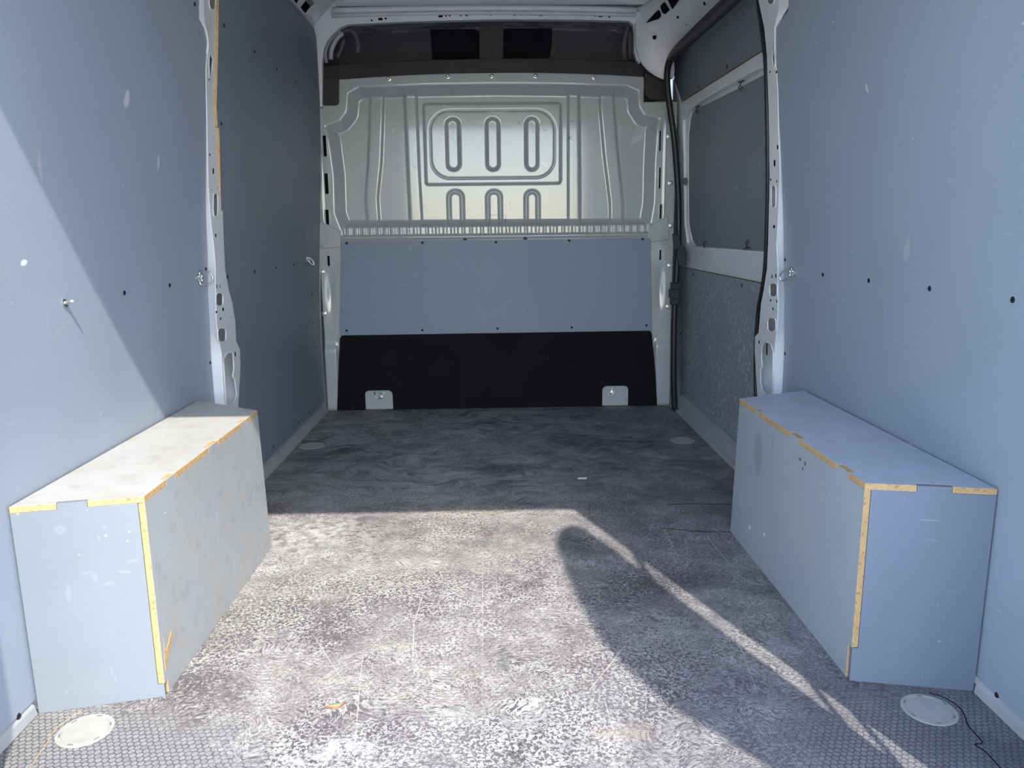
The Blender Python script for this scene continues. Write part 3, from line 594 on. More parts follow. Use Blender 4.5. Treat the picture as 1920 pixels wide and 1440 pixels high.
# ------------------------------------------------------------------ bulkhead (pressed steel), relief as real geometry
def bulkhead():
    P = lambda px, py: atY(px, py, YB)
    xs = np.linspace(-0.905, 0.925, 420)
    z1 = np.linspace(0.0, 0.875, 60)[:-1]; z2 = np.linspace(0.875, 1.70, 200)
    zs = np.concatenate([z1, z2]); X, Z = np.meshgrid(xs, zs)
    def poly(pp): return np.array([[P(*q)[0], P(*q)[2]] for q in pp])
    def sdf(pl, X, Z):           # positive inside
        d = np.full(X.shape, 1e9); ins = np.zeros(X.shape, bool); n = len(pl)
        for i in range(n):
            a = pl[i]; b = pl[(i+1) % n]; e = b-a; wx_ = X-a[0]; wz_ = Z-a[1]
            tt = np.clip((wx_*e[0]+wz_*e[1])/(e@e), 0, 1); d = np.minimum(d, np.hypot(wx_-e[0]*tt, wz_-e[1]*tt))
            c = ((a[1] > Z) != (b[1] > Z)) & (X < (b[0]-a[0])*(Z-a[1])/(b[1]-a[1]+1e-12)+a[0]); ins ^= c
        return np.where(ins, d, -d)
    field = poly([(672, 164), (800, 159), (925, 157), (1050, 158), (1176, 162), (1196, 170), (1198, 200), (1208, 216), (1236, 222), (1232, 240), (1228, 300), (1226, 380), (1218, 427), (640, 431), (628, 400), (626, 330), (617, 262), (610, 236), (638, 226), (650, 210), (653, 175)])
    s = sdf(field, X, Z)
    h = 0.05*sstep(-0.006, 0.05, s)
    infield = sstep(0.0, 0.03, s)
    def xat(tab, Zv):
        q = sorted([(P(x, y)[2], P(x, y)[0]) for x, y in tab]); return np.interp(Zv, [a[0] for a in q], [a[1] for a in q])
    def band(L, R, dep, w=0.014):
        nonlocal h
        l = xat(L, Z); r = xat(R, Z); m = sstep(-w/2, w/2, X-l)*sstep(-w/2, w/2, r-X)
        top = sstep(0.0, 0.05, s); h = h - dep*m*top
    band([(692, 180), (688, 300), (683, 370), (688, 432)], [(717, 180), (713, 300), (706, 370), (710, 432)], 0.011)
    band([(757, 180), (762, 300), (768, 432)], [(779, 180), (785, 330), (791, 432)], 0.012)
    band([(1067, 180), (1067, 432)], [(1087, 180), (1089, 432)], 0.012)
    band([(1127, 200), (1135, 290), (1146, 380), (1146, 432)], [(1152, 180), (1160, 280), (1170, 380), (1170, 432)], 0.011)
    def rr(x0, y0, x1, y1, r):      # sdf rounded rect, px
        a = P(x0, y1); b = P(x1, y0); cx, cz = (a[0]+b[0])/2, (a[2]+b[2])/2; hx, hz = (b[0]-a[0])/2, (b[2]-a[2])/2; rm = r/355.0
        qx = np.abs(X-cx)-hx+rm; qz = np.abs(Z-cz)-hz+rm
        return -(np.hypot(np.maximum(qx, 0), np.maximum(qz, 0))+np.minimum(np.maximum(qx, qz), 0)-rm)
    o1 = rr(797, 190, 1053, 346, 6); h = h - 0.012*sstep(-0.004, 0.007, o1)
    o2 = rr(808, 204, 1041, 334, 34); h = h + 0.004*np.exp(-(o2/0.0035)**2) - 0.002*sstep(0, 0.004, o2)
    for cx in (849, 924, 998):
        c = rr(cx-14, 217+(849-cx)*0.006, cx+14, 321, 13.9); h = h + 0.013*sstep(-0.001, 0.020, c)
    for cx in (854, 927, 999):
        c = rr(cx-15, 354, cx+15, 470, 14.9); rg = sstep(-0.002, 0.009, c)*(1-sstep(0.014, 0.023, c)); h = h + 0.011*rg*sstep(P(0, 436)[2]-0.002, P(0, 432)[2]+0.004, Z)
    # foot of the field: crimped step and rail
    zt = P(925, 424)[2]; zb = P(925, 438)[2]
    stepm = sstep(zt+0.004, zt-0.002, Z)*sstep(zb-0.008, zb, Z)*(np.abs(X-0.02) < 0.80)
    crimp = 0.5+0.5*np.sign(np.sin(X*2*math.pi/0.038)+0.4*np.sin(X*31))
    h = np.where(stepm > 0, h*(1-stepm)+(0.010-0.0045*crimp)*stepm, h)
    rz = P(925, 443)[2]; h = h - 0.008*np.exp(-((Z-rz)/0.007)**2)*(np.abs(X) < 0.80)
    # flange top line, side columns with pressed ridges
    zz = P(925, 150)[2]
    for sg, px in ((-1, 600), (1, 1247)):
        xc = P(px, 300)[0]; m = np.exp(-((X-xc)/0.006)**2)*sstep(0.95, 1.0, Z)*sstep(1.5, 1.45, Z); h = h - 0.004*m
    lo = sstep(0.92, 0.86, Z); side_in = sstep(0.80, 0.83, np.abs(X-0.005)); h = h + 0.03*lo*(1-side_in)*sstep(0.36, 0.30, Z)*0 
    bul = sstep(0.36, 0.32, Z)*sstep(0.835, 0.85, np.abs(X)); h = h - 0.018*bul
    dent = np.exp(-(((np.abs(X)-0.86)/0.02)**2+((Z-0.62)/0.09)**2)); h = h + 0.010*dent
    YY = YB + h
    keep = np.ones((len(zs)-1, len(xs)-1), bool)
    zl, zr_ = P(925, 137)[2], P(640, 150)[2]
    ztop = zl - (zl-zr_)*(np.abs(xs-0.015)/0.77)**2
    Z2 = np.minimum(Z, ztop[None, :]); nt = (Z2 < Z-0.006)
    zn = P(600, 196)[2]; cxl, cxr = P(633, 160)[0], P(1209, 160)[0]
    cut = ((X < cxl) | (X > cxr)) & (Z > zn)
    fc = cut[:-1, :-1] | cut[1:, 1:] | nt[:-1, :-1]
    co = np.stack([X, YY, Z2], -1).reshape(-1, 3)
    nx = len(xs); idx = np.arange(len(zs)*nx).reshape(len(zs), nx)
    q = np.stack([idx[:-1, :-1], idx[:-1, 1:], idx[1:, 1:], idx[1:, :-1]], -1)[~fc].reshape(-1, 4)
    me = bpy.data.meshes.new('pressed_sheet'); me.from_pydata(co.tolist(), [], q.tolist()); me.update()
    t = empty('bulkhead', (0, YB, 0), 'pale grey pressed steel bulkhead with ribs and slots at the end of the load space', 'bulkhead')
    sh = link('pressed_sheet', me, t, [M_BULKS], True)
    md = sh.modifiers.new('thick', 'SOLIDIFY'); md.thickness = 0.0015; md.offset = 1
    for px, py in ((729, 148), (840, 143.5), (922, 142.5), (1004, 142.5), (1114, 145)):
        p = P(px, py); bm = bmesh.new(); b_disc(bm, (p[0], YB-0.001, p[2]), (0, -1, 0), [(0.011, 0), (0.011, 0.002), (0.007, 0.003), (0.007, 0.007), (0.004, 0.009), (0, 0.009)], 14); from_bm('bolt', bm, M_STEEL, t)
    for px, py in ((597, 265), (598, 354), (600, 433), (604, 510), (608, 588), (1254, 255), (1257, 343), (1258, 423), (1256, 498), (1253, 575)):
        p = P(px, py); bm = bmesh.new(); b_disc(bm, (p[0], YB-0.001, p[2]), (0, -1, 0), [(0.014, 0), (0.013, 0.003), (0.010, 0.004), (0.006, 0.004), (0.006, 0.008), (0, 0.010)], 14); from_bm('bolt', bm, M_STEEL if py < 700 else M_BULK, t)
    for x0, y0, x1, y1 in ((608, 255, 611, 293), (611, 326, 614.5, 363), (612.5, 394, 616, 421), (615.5, 480, 618, 498), (1235.5, 246, 1238.5, 283), (1235, 315, 1238, 353), (1236.5, 384, 1239.5, 410), (1236, 469, 1239, 487)):
        a = P(x0, y1); b = P(x1, y0)
        bm = bmesh.new(); b_plate(bm, rrect(a[0]-0.006, a[2]-0.008, b[0]+0.006, b[2]+0.008, 0.009), [rrect(a[0]-0.001, a[2]-0.002, b[0]+0.001, b[2]+0.002, 0.0045)], 0.006, lambda u, v, w: (u, YB-0.008+w, v)); from_bm('slot_surround', bm, M_BULK, t, bevel=0.001)
        bm = bmesh.new(); b_plate(bm, rrect(a[0]-0.001, a[2]-0.002, b[0]+0.001, b[2]+0.002, 0.0045), [], 0.003, lambda u, v, w: (u, YB-0.005+w, v)); from_bm('slot_dark', bm, M_HOLE, t)  # black plate painting the dark of the open slot
    # gussets where the rail meets the side columns
    for pts in ([(600, 418), (612, 419), (640, 436), (640, 462), (606, 466), (600, 455)], [(1252, 404), (1246, 408), (1216, 424), (1214, 448), (1219, 454), (1254, 450)]):
        bm = bmesh.new(); b_plate(bm, [(P(*q)[0], P(*q)[2]) for q in pts], [], 0.02, lambda u, v, w: (u, YB-0.014+w, v)); from_bm('gusset', bm, M_BULK, t, bevel=0.004)
    return t
bulkhead()

# grey panel and black board on the bulkhead
t = empty('plywood_panel', (0, YB-0.03, 0.4), 'blue-grey plywood panel screwed across the middle of the bulkhead', 'wall panel')
YP = YB-0.024
c4 = [atY(640, 453, YP), atY(1219, 447, YP), atY(1222, 620, YP), atY(637, 629, YP)]
bm = bmesh.new(); b_plate(bm, [(p[0], p[2]) for p in c4], [], 0.012, lambda u, v, w: (u, YP+w, v), 1, 0); from_bm('board', bm, [M_PNL_B, M_PNL_B], t, bevel=0.001)
for px, py in ((650, 456), (792, 455), (930, 454), (1067, 451), (1205, 448.5), (650, 620), (792, 619), (933, 616), (1072, 614), (1212, 610)):
    screw(atY(px, py, YP), (0, -1, 0), t, 0.006)
for px, py in ((872, 450.5), (985, 448.5)):
    p = atY(px, py, YB-0.01); bm = bmesh.new(); b_disc(bm, (p[0], YB-0.012, p[2]), (0, -1, 0), [(0.010, 0), (0.010, 0.004), (0.006, 0.006), (0, 0.006)], 16); o = from_bm('plug', bm, M_BLACK)
    tag(o, 'black plug half hidden behind the top edge of the bulkhead panel, '+('left one' if px < 900 else 'right one'), 'plug')
YM = YB-0.034
ol = [atY(637, 630, YM), atY(1222, 620.5, YM), atY(1229, 700, YM), atY(1232, 757, YM), atY(632, 767.5, YM), atY(634, 700, YM)]
def ap_hole(x0, y0, x1, yb):
    a = atY(x0, yb, YM); b = atY(x1, y0, YM); r = 0.02
    return [(x, z) for x, z in rrect(a[0], 0.004, b[0], b[2], r)]
z0 = 0.003
oo = [(ol[0][0]+0.01, ol[0][2]), (ol[1][0]-0.01, ol[1][2]), (ol[1][0], ol[1][2]-0.012), (ol[2][0], ol[2][2]), (ol[3][0], z0)]
def notch_pts(px0, px1, py):
    a = atY(px0, 760, YM)[0]; b = atY(px1, 760, YM)[0]; zt = atY((px0+px1)/2, py, YM)[2]; r = 0.025; out = [(b, z0)]
    for k in range(6): an = math.radians(90*k/5); out.append((b-r+r*math.cos(an), zt-r+r*math.sin(an)))
    for k in range(6): an = math.radians(90+90*k/5); out.append((a+r+r*math.cos(an), zt-r+r*math.sin(an)))
    return out+[(a, z0)]
oo += notch_pts(1129, 1178, 723.5) + notch_pts(685, 737, 732) + [(ol[4][0], z0), (ol[0][0], ol[0][2]-0.012)]
bm = bmesh.new(); b_plate(bm, oo, [], 0.012, lambda u, v, w: (u, YM+w, v)); o = from_bm('kick_board', bm, M_BB); tag(o, 'black textured board along the foot of the bulkhead with two rounded cutouts', 'board')
# recess plates + lashing eyes in the cutouts
for i, (px0, px1, pyt, ex, ey) in enumerate(((685, 737, 732, 714, 744), (1129, 1178, 723.5, 1148, 736))):
    a = atY(px0, 760, YM)[0]; b = atY(px1, 760, YM)[0]; zt = atY((px0+px1)/2, pyt, YM)[2]
    t = empty('lashing_point', ((a+b)/2, YM+0.014, 0), ('lashing hook in the left cutout of the black board under the bulkhead', 'lashing hook in the right cutout of the black board under the bulkhead')[i], 'lashing point')
    bm = bmesh.new(); b_plate(bm, [(a-0.008, 0.003), (b+0.008, 0.003), (b+0.008, zt+0.008), (a-0.008, zt+0.008)], [], 0.004, lambda u, v, w: (u, YM+0.0135+w, v)); from_bm('recess_plate', bm, M_BULK, t)
    e = atY(ex, ey, YM+0.01); e = Vector((e[0], YM+0.010, e[2]))
    bm = bmesh.new(); b_disc(bm, e, (0, -1, 0), [(0.011, -0.002), (0.011, 0.003), (0.006, 0.004), (0.006, 0.010), (0.0, 0.011)], 14); from_bm('bolt', bm, M_STEEL, t)
    if i == 0: pts = [(-0.03, 0.030), (-0.028, 0.004), (-0.012, -0.006), (0.010, 0.014), (0.024, 0.022), (0.012, 0.026), (-0.006, 0.020), (-0.016, 0.012)]
    else: pts = [(-0.022, -0.014), (-0.012, -0.016), (0.006, -0.006), (0.012, 0.006), (0.006, 0.026), (-0.002, 0.026), (-0.012, 0.006), (-0.022, -0.008)]
    bm = bmesh.new(); b_tube(bm, [e+Vector((x, -0.012, z)) for x, z in pts], 0.0028, 8, True); from_bm('hook', bm, M_STEEL, t, True)

# ------------------------------------------------------------------ lashing rings on the side linings
def dring(px, py, side, label, mode, off=0.0):
    c = Vector(atW(px, py, side, off)); n = Vector((-side, 0, 0))
    t = empty('lashing_ring', c, label, 'lashing ring')
    bm = bmesh.new(); b_disc(bm, c, n, [(0.010, 0), (0.010, 0.003), (0.007, 0.005), (0.004, 0.006), (0.004, 0.014), (0.003, 0.016), (0, 0.016)], 14); from_bm('mount', bm, M_STEEL, t, bevel=0.0005)
    bm = bmesh.new(); b_box(bm, tuple(c+Vector((0.010*(-side)-0.006, 0.002, -0.010))), tuple(c+Vector((0.010*(-side)+0.006, 0.012, 0.010)))); from_bm('clevis', bm, M_STEEL, t, bevel=0.002)
    if mode == 0: pts = [(0.006, 0.020), (0.030, 0.019), (0.041, 0.010), (0.044, 0.0), (0.041, -0.011), (0.028, -0.021), (0.006, -0.020), (0.004, 0.0)]; base = [(c + n*u + Vector((0, 0.012, v))) for u, v in pts]
    elif mode == 1: pts = [(0.006, 0.016), (0.034, 0.004), (0.046, -0.012), (0.040, -0.022), (0.026, -0.018), (0.006, -0.004)]; base = [(c + n*u + Vector((0, 0.012-u*0.5*((i % 5)/5.0), v))) for i, (u, v) in enumerate(pts)]
    else: pts = [(0.004, 0.012), (0.020, 0.006), (0.034, -0.016), (0.030, -0.024), (0.014, -0.012), (0.003, 0.0)]; base = [(c + n*u + Vector((0, 0.006, v))) for u, v in pts]
    cl = smoothline(base+[base[0]], 4)[:-1]
    bm = bmesh.new(); b_tube(bm, cl, 0.0029, 8, True); from_bm('ring', bm, M_STEEL, t, True)
dring(369, 522, -1, 'steel lashing ring beside the white left pillar, standing out from the lining', 0)
dring(1490, 512, 1, 'steel lashing ring hanging on the right wall beside the white pillar', 1)
dring(574, 487, -1, 'small steel lashing ring at the far end of the left wall next to the bulkhead', 2, FO)

# ------------------------------------------------------------------ posts beside the bulkhead, hoop over it
bm = bmesh.new()
prev = None
for z in list(np.linspace(0.0, 1.80, 19)):
    x0 = wx(-1, z)-0.03; x1 = wx(-1, z)+0.001; 
    row = [bm.verts.new((x0, 3.975, z)), bm.verts.new((x1-0.012, 3.975, z)), bm.verts.new((x1-0.008, 3.985, z)), bm.verts.new((x1+0.004, 3.99, z)), bm.verts.new((x1+0.006, 4.03, z)), bm.verts.new((x0, 4.03, z))]
    if prev:
        for i in range(5): bm.faces.new([prev[i], prev[i+1], row[i+1], row[i]])
    prev = row
bmesh.ops.recalc_face_normals(bm, faces=bm.faces)
tag(from_bm('trim_4', bm, M_WHITE), 'white steel flange between the far left lining and the bulkhead', None, None, 'structure')

YH = 3.985
P = lambda px, py: (atY(px, py, YH)[0], atY(px, py, YH)[2])
inner = [(604, 200), (604.5, 150), (604, 115), (607, 92), (614, 76), (626, 62), (640, 52), (655, 47.5), (760, 43), (925, 39), (1080, 39.5), (1165, 41), (1180, 42), (1187, 48), (1189, 60), (1189, 96), (1194, 112)]
outer = [(1200, 118), (1202, 30), (1192, 26), (1100, 25), (925, 26), (760, 29.5), (650, 33), (636, 26), (630, -5), (560, -20), (565, 62), (588, 70), (588, 200)]
bm = bmesh.new(); b_plate(bm, [P(*q) for q in inner+outer], [], 0.035, lambda u, v, w: (u, YH+w-max(0.0, v-1.88)*0.6, v), cuts=[1.88, 1.92])
hoop = from_bm('trim_5', bm, M_WHITE, bevel=0.004); tag(hoop, 'grey-white steel roof hoop framing the gap above the bulkhead', None, None, 'structure')
for x, y, w_, h_ in ((698.5, 39.5, 3, 3), (715, 37.5, 8, 4), (725, 36.5, 3.5, 3.5), (827, 32.5, 8, 4), (837, 31.8, 3, 3.5), (844, 31.6, 3, 3.5), (864, 31.2, 3, 3.5), (875.5, 30.8, 5, 3.5), (920.5, 30, 3, 3.5), (964.5, 30, 5, 3.5), (976.5, 29.8, 3, 3.5), (996, 29.8, 3, 3.5), (1003, 29.8, 3, 3.5), (1013.5, 30, 8, 4), (1114.5, 31.5, 3.5, 3.5), (1124.5, 32, 8, 4), (1140.5, 33.5, 3, 3.5)):
    a = P(x-w_/2, y+h_/2+1.5); b = P(x+w_/2, y-h_/2+1.5); bm = bmesh.new(); b_plate(bm, rrect(a[0], a[1], b[0], b[1], min(b[0]-a[0], b[1]-a[1])*0.35, 3), [], 0.003, lambda u, v, w: (u, YH-0.001+w-max(0.0, v-1.88)*0.6, v)); from_bm('hole', bm, M_HOLE, hoop)  # hoop openings painted as black plates
# the roof bow above: two rounded mouldings reaching to the ceiling
for k, (py, dy, r) in enumerate(((23, 0.0, 0.012), (15, -0.05, 0.014))):
    pts = []
    for px in np.linspace(622, 1192, 16):
        q = atY(px, py+((px-925)/265)**2*4, YH-0.045+dy); pts.append(q)
    bm = bmesh.new(); b_tube(bm, pts, r, 10); from_bm('moulding', bm, M_WHITEG, hoop, True)
bm = bmesh.new(); b_box(bm, (-0.80, YH-0.04, 1.985), (0.83, YH+0.05, 2.03)); from_bm('bow', bm, M_WHITEG, hoop)

# roof rails on both sides, with openings
def rail(name, side, prof, y0, y1, holes, label):
    """prof = 2 points (x,z) of the slanted face, lower then upper; holes in (y, t)"""
    (xa, za), (xb, zb) = prof
    bm = bmesh.new()
    f = lambda u, v, w: (xa+(xb-xa)*v - side*w*-0.5, u, za+(zb-za)*v + w*0.8)
    b_plate(bm, [(y0, 0), (y1, 0), (y1, 1), (y0, 1)], holes, 0.004, f)
    b_plate(bm, [(y0, -0.25), (y1, -0.25), (y1, 0), (y0, 0)], [], 0.004, lambda u, v, w: (xa - side*v*0.02, u, za+v*0.05+w*0.2))
    o = from_bm(name, bm, M_WHITEG); return tag(o, label, None, None, 'structure')
lo_ = (-0.868, 1.895); hi_ = (-0.735, 2.0)
hs = []
def onrail(px, py, pa, pb):
    # intersect ray with slanted face
    d = ray(px, py); nrm = np.array([-(pb[1]-pa[1]), 0, (pb[0]-pa[0])]); k = (np.array([pa[0], 0, pa[1]])-CAM)@nrm/(d@nrm); q = CAM+d*k
    return (q[1], (q[0]-pa[0])/(pb[0]-pa[0]))
for quad in ([(563.5, 14), (580, -8), (590, 8), (574, 27)], [(579.5, 33), (595, 16), (604.5, 27), (590, 45.5)], [(545, -8), (556, -20), (564, -6), (557, 8)]):
    hs.append([onrail(px, py, lo_, hi_) for px, py in quad])
hs = [[(u, min(max(v, 0.05), 0.95)) for u, v in h] for h in hs]
rail('trim_6', -1, (lo_, hi_), 2.6, YH, hs, 'slanted steel roof rail over the left wall with square openings')
# black sheets painting the dark of the cavity behind both rails
for sg in (-1, 1):
    bm = bmesh.new(); xx = 1.0*sg
    v = [bm.verts.new(q) for q in ((xx*0.99, 2.5, 1.86), (xx*0.99, 4.0, 1.86), (xx*0.80, 4.0, 2.03), (xx*0.80, 2.5, 2.03))]; bm.faces.new(v)
    q = bmesh.ops.extrude_face_region(bm, geom=list(bm.faces)); 
    for e in q['geom']:
        if isinstance(e, bmesh.types.BMVert): e.co.x += 0.01*sg
    o = from_bm('trim_7' if sg < 0 else 'trim_8', bm, M_HOLE); tag(o, 'black sheet painting the dark of the cavity behind the roof rail', None, None, 'structure')
# round tube end at the left rail
bm = bmesh.new(); c = Vector(atX(528, 2, -0.86)); 
b_tube(bm, [c+Vector((0.0, 0.028*math.cos(a), 0.016*math.sin(a))) for a in np.linspace(0, 2*math.pi, 16, endpoint=False)], 0.006, 8, True); o = from_bm('rail_eye', bm, M_WHITEG, True and None, True); tag(o, 'oval steel ring under the left roof rail', 'ring')

# right rail and corner gusset: folded sheet through points at their own depths
def sheet(name, rows, mat, label, th=0.004, sub=2, holes=None):
    bm = bmesh.new(); V = [[bm.verts.new(p) for p in r] for r in rows]
    for j in range(len(V)-1):
        for i in range(len(V[j])-1): bm.faces.new([V[j][i], V[j][i+1], V[j+1][i+1], V[j+1][i]])
    bmesh.ops.recalc_face_normals(bm, faces=bm.faces)
    o = from_bm(name, bm, mat, smooth=True); md = o.modifiers.new('sub', 'SUBSURF'); md.levels = sub; md.render_levels = sub
    md = o.modifiers.new('thick', 'SOLIDIFY'); md.thickness = th; md.offset = 0
    return tag(o, label, None, None, 'structure')
# columns run from the hoop towards the viewer
def rr_row(pts): return [tuple(atY(px, py, y)) for px, py, y in pts]
gus = sheet('trim_9', [
    rr_row([(1190, 14, 3.97), (1190, 28, 3.97), (1190, 60, 3.975), (1191, 100, 3.975), (1208, 130, 3.97), (1240, 150, 3.965)]),
    rr_row([(1203, 12, 3.95), (1203, 28, 3.94), (1203, 60, 3.94), (1203, 92, 3.945), (1222, 124, 3.95), (1262, 152, 3.95)]),
    rr_row([(1222, 0, 3.86), (1222, 20, 3.87), (1222, 50, 3.90), (1222, 84, 3.92), (1236, 110, 3.94), (1266, 132, 3.94)]),
    rr_row([(1240, -14, 3.76), (1245, 8, 3.79), (1248, 38, 3.84), (1246, 74, 3.90), (1250, 88, 3.93), (1262, 110, 3.94)]),
    rr_row([(1262, -40, 3.60), (1270, -10, 3.64), (1275, 18, 3.72), (1268, 58, 3.84), (1262, 74, 3.90), (1270, 94, 3.93)]),
    rr_row([(1300, -85, 3.35), (1312, -50, 3.40), (1318, -20, 3.46), (1308, 22, 3.62), (1296, 46, 3.74), (1296, 64, 3.78)]),
    rr_row([(1370, -160, 2.95), (1385, -120, 2.98), (1395, -90, 3.02), (1380, -50, 3.12), (1362, -16, 3.26), (1356, -2, 3.30)]),
    ], M_WHITEG, 'curved steel corner and roof rail over the sliding door opening')
for pts in ([(1212, 41.5), (1232, 20), (1238, 17), (1240, 30), (1236, 34)], [(1239, 10), (1246, 3), (1256, 18), (1249, 25), (1243, 22)], [(1252, -6), (1262, -18), (1276, -4), (1262, 16)]):
    ctr = np.mean(pts, axis=0); yy = np.interp(ctr[0], [1225, 1245, 1262], [3.865, 3.78, 3.66])-0.012
    bm = bmesh.new(); b_plate(bm, [(atY(*q, yy)[0], atY(*q, yy)[2]) for q in pts], [], 0.02, lambda u, v, w: (u, yy+w, v)); from_bm('hole', bm, M_HOLE, gus, bevel=0.003)  # black plugs painting the dark of the gusset openings
for (px, py, r, y) in ((1227, 70, 0.009, 3.893), (1271, 32, 0.006, 3.755), (1261, 45, 0.005, 3.825), (1288, 45, 0.007, 3.75), (1322, 6, 0.008, 3.50)):
    q = atY(px, py, y-0.01); bm = bmesh.new(); b_disc(bm, q, (-0.3, -1, -0.2), [(r, -0.01), (r, 0.0), (0, 0.001)], 14); from_bm('hole', bm, M_HOLE, gus)  # round holes painted as black discs

# ------------------------------------------------------------------ door seal
seal = [(1265, 772), (1263, 700), (1264, 600), (1268, 520), (1272, 450), (1272, 380), (1269, 320), (1264, 260), (1257, 210), (1252, 170), (1251, 135), (1257, 112), (1270, 94), (1300, 66), (1345, 24), (1400, -28), (1470, -95)]
XT = atY(1260, 105, 3.91)[0]
SX = lambda px, py: tuple(atY(px, py, 3.91)) if py > 104 else tuple(atX(px, py, XT))
sp_ = smoothline([SX(*q) for q in seal], 5)
bm = bmesh.new(); b_tube(bm, sp_, [0.0155 + 0.012*float(sstep(0.60, 0.85, i/len(sp_))) for i in range(len(sp_))], 12)  # tube thickened along the top to paint the gap's shadow as well
o = from_bm('door_seal', bm, M_BLACK, None, True); tag(o, 'black rubber seal around the front and top of the sliding door opening, thickened on top for the gap shadow', 'door seal')
seal2 = [(1418, -40), (1424, 20), (1431, 70), (1436, 120), (1438.5, 200), (1440, 330), (1438, 430), (1435, 500), (1429, 545), (1423, 575), (1420, 610), (1418, 640), (1417, 690), (1418, 750)]
bm = bmesh.new(); b_tube(bm, smoothline([tuple(atX(px, py, wx(1, 1.0+(433-py)/560, -0.002))) for px, py in seal2], 4), 0.008, 8)
o = from_bm('door_seal', bm, M_BLACK, None, True); tag(o, 'black rubber seal running up the white pillar at the rear edge of the sliding door', 'door seal')
# hinge-like black door guide blocks on the front seal
t = empty('door_guide', SX(1266, 550), 'black plastic two-part catch block on the front seal halfway down the sliding door', 'door catch')
for (x0, y0, x1, y1, dy) in ((1256, 529, 1274, 571, 0), (1258, 531, 1270, 541, -0.012), (1258, 560, 1270, 570, -0.012), (1254, 542, 1271, 558, -0.008)):
    yy = 3.885
    a = atY(x0, y1, yy); b = atY(x1, y0, yy)
    bm = bmesh.new(); b_box(bm, (a[0], yy-0.02+dy, a[2]), (b[0], yy+0.01, b[2])); from_bm('block', bm, M_BLACKP, t, bevel=0.003)
t = empty('door_guide', SX(1275, 465), 'black plastic bracket on the front seal below the sliding door window', 'door catch')
for pts, dy in (([(1262, 438), (1274, 440), (1277, 460), (1268, 470), (1264, 455)], 0.0), ([(1272, 458), (1284, 464), (1288, 476), (1287, 498), (1274, 499), (1270, 480)], 0.01)):
    yy = 3.865+dy; bm = bmesh.new(); b_plate(bm, [(atY(*q, yy)[0], atY(*q, yy)[2]) for q in pts], [], 0.025, lambda u, v, w: (u, yy+w, v)); from_bm('bracket', bm, M_BLACKP, t, bevel=0.003)
t = empty('door_roller', tuple(atY(1270, 770, 3.9)), 'small dark roller catch at the foot of the sliding door front edge', 'door catch')
yy = 3.86; a = atY(1265, 779, yy); bm = bmesh.new(); b_box(bm, (a[0], yy, a[2]), (a[0]+0.026, yy+0.02, a[2]+0.035)); from_bm('body', bm, M_BLACKP, t, bevel=0.003)
bm = bmesh.new(); b_disc(bm, (a[0]+0.012, yy-0.001, a[2]+0.018), (0, -1, 0), [(0.006, 0), (0.006, 0.003), (0, 0.004)], 12); from_bm('bolt', bm, plain('rusty_bolt', (0.18, 0.10, 0.07), 0.7), t)

# ------------------------------------------------------------------ sliding door (closed, seen through its opening)
XD = 1.022
def dxz(z): return XD - 0.075*float(sstep(0.45, 1.7, z))
def atD(px, py, off=0.0):
    z = 1.0
    for _ in range(12):
        p = atX(px, py, dxz(z)-off); z = p[2]
    return (p[1], p[2])
D1 = empty('door_1', (XD, 3.3, 0), 'white sliding side door lined with grey plywood', None, None, 'structure')
dcuts = list(np.linspace(0.0, 2.0, 21))
def dpart(name, pts, off, th, mats, px=True, holes=(), bevel=0.0, e=1, base=None):
    o = [atD(*q, off) for q in pts] if px else pts
    h = [[atD(*q, off) for q in hh] for hh in holes]
    bm = bmesh.new(); b_plate(bm, o, h, th, lambda u, v, w: (dxz(v)-off+w, u, v), e if len(mats) > 1 else 0, 0, dcuts)
    return from_bm(name, bm, mats, D1, bevel=bevel)
dpart('door_skin', [(2.5, 0.0), (4.2, 0.0), (4.2, 1.88), (2.5, 1.88)], 0.0, 0.01, [M_WHITE], False)
up_ = dpart('upper_panel', [(1266, 104), (1262, 122), (1266, 160), (1276, 191), (1350, 144), (1445, 84), (1445, -75), (1372, 0), (1310, 62)], 0.012, 0.011, [M_PNL_D, M_WOOD])
wp = dpart('window_panel', [(1294, 222), (1291, 250), (1291, 400), (1294, 430), (1300, 452), (1306, 461), (1455, 471), (1455, 128), (1380, 168), (1310, 203), (1298, 211)], 0.004, 0.003, [M_PNL_D, M_WOOD])
# frame rail between the two: a box section standing proud, with a bevel under it
dpart('window_rail', [(1276, 193), (1350, 146), (1455, 80), (1455, 116), (1432, 128), (1420, 130), (1350, 168), (1310, 192), (1292, 205), (1280, 224)], 0.03, 0.03, [M_WHITE], bevel=0.006)
dpart('window_rail', [(1262, 150), (1276, 193), (1280, 224), (1282, 300), (1283, 420), (1288, 455), (1280, 470), (1272, 440), (1268, 300), (1262, 220)], 0.02, 0.02, [M_WHITE], bevel=0.005)
dpart('window_rail', [(1282, 458), (1300, 462), (1455, 473), (1455, 536), (1276, 500), (1274, 480)], 0.02, 0.02, [M_WHITE], bevel=0.006)
dpart('window_rail', [(1282, 300), (1284, 215), (1292, 205), (1300, 203), (1294, 222), (1290.5, 250), (1290.5, 420), (1296, 450), (1304, 461), (1290, 461), (1283, 430)], 0.008, 0.010, [M_WHITE], bevel=0.003)
dpart('lower_panel', [(1274, 500), (1455, 537), (1455, 935), (1385, 863), (1275, 773)], 0.016, 0.011, [M_MOT, M_WOOD])
for px, py in ((1264, 151), (1299, 73), (1352, 22), (1310, 163), (1363, 125), (1391, 535), (1277, 626), (1331, 796), (1288, 756), (1300, 514)):
    y, z = atD(px, py, 0.012 if py < 200 else 0.016); screw((dxz(z)-(0.012 if py < 200 else 0.016), y, z), (-1, 0, 0), D1, 0.007)
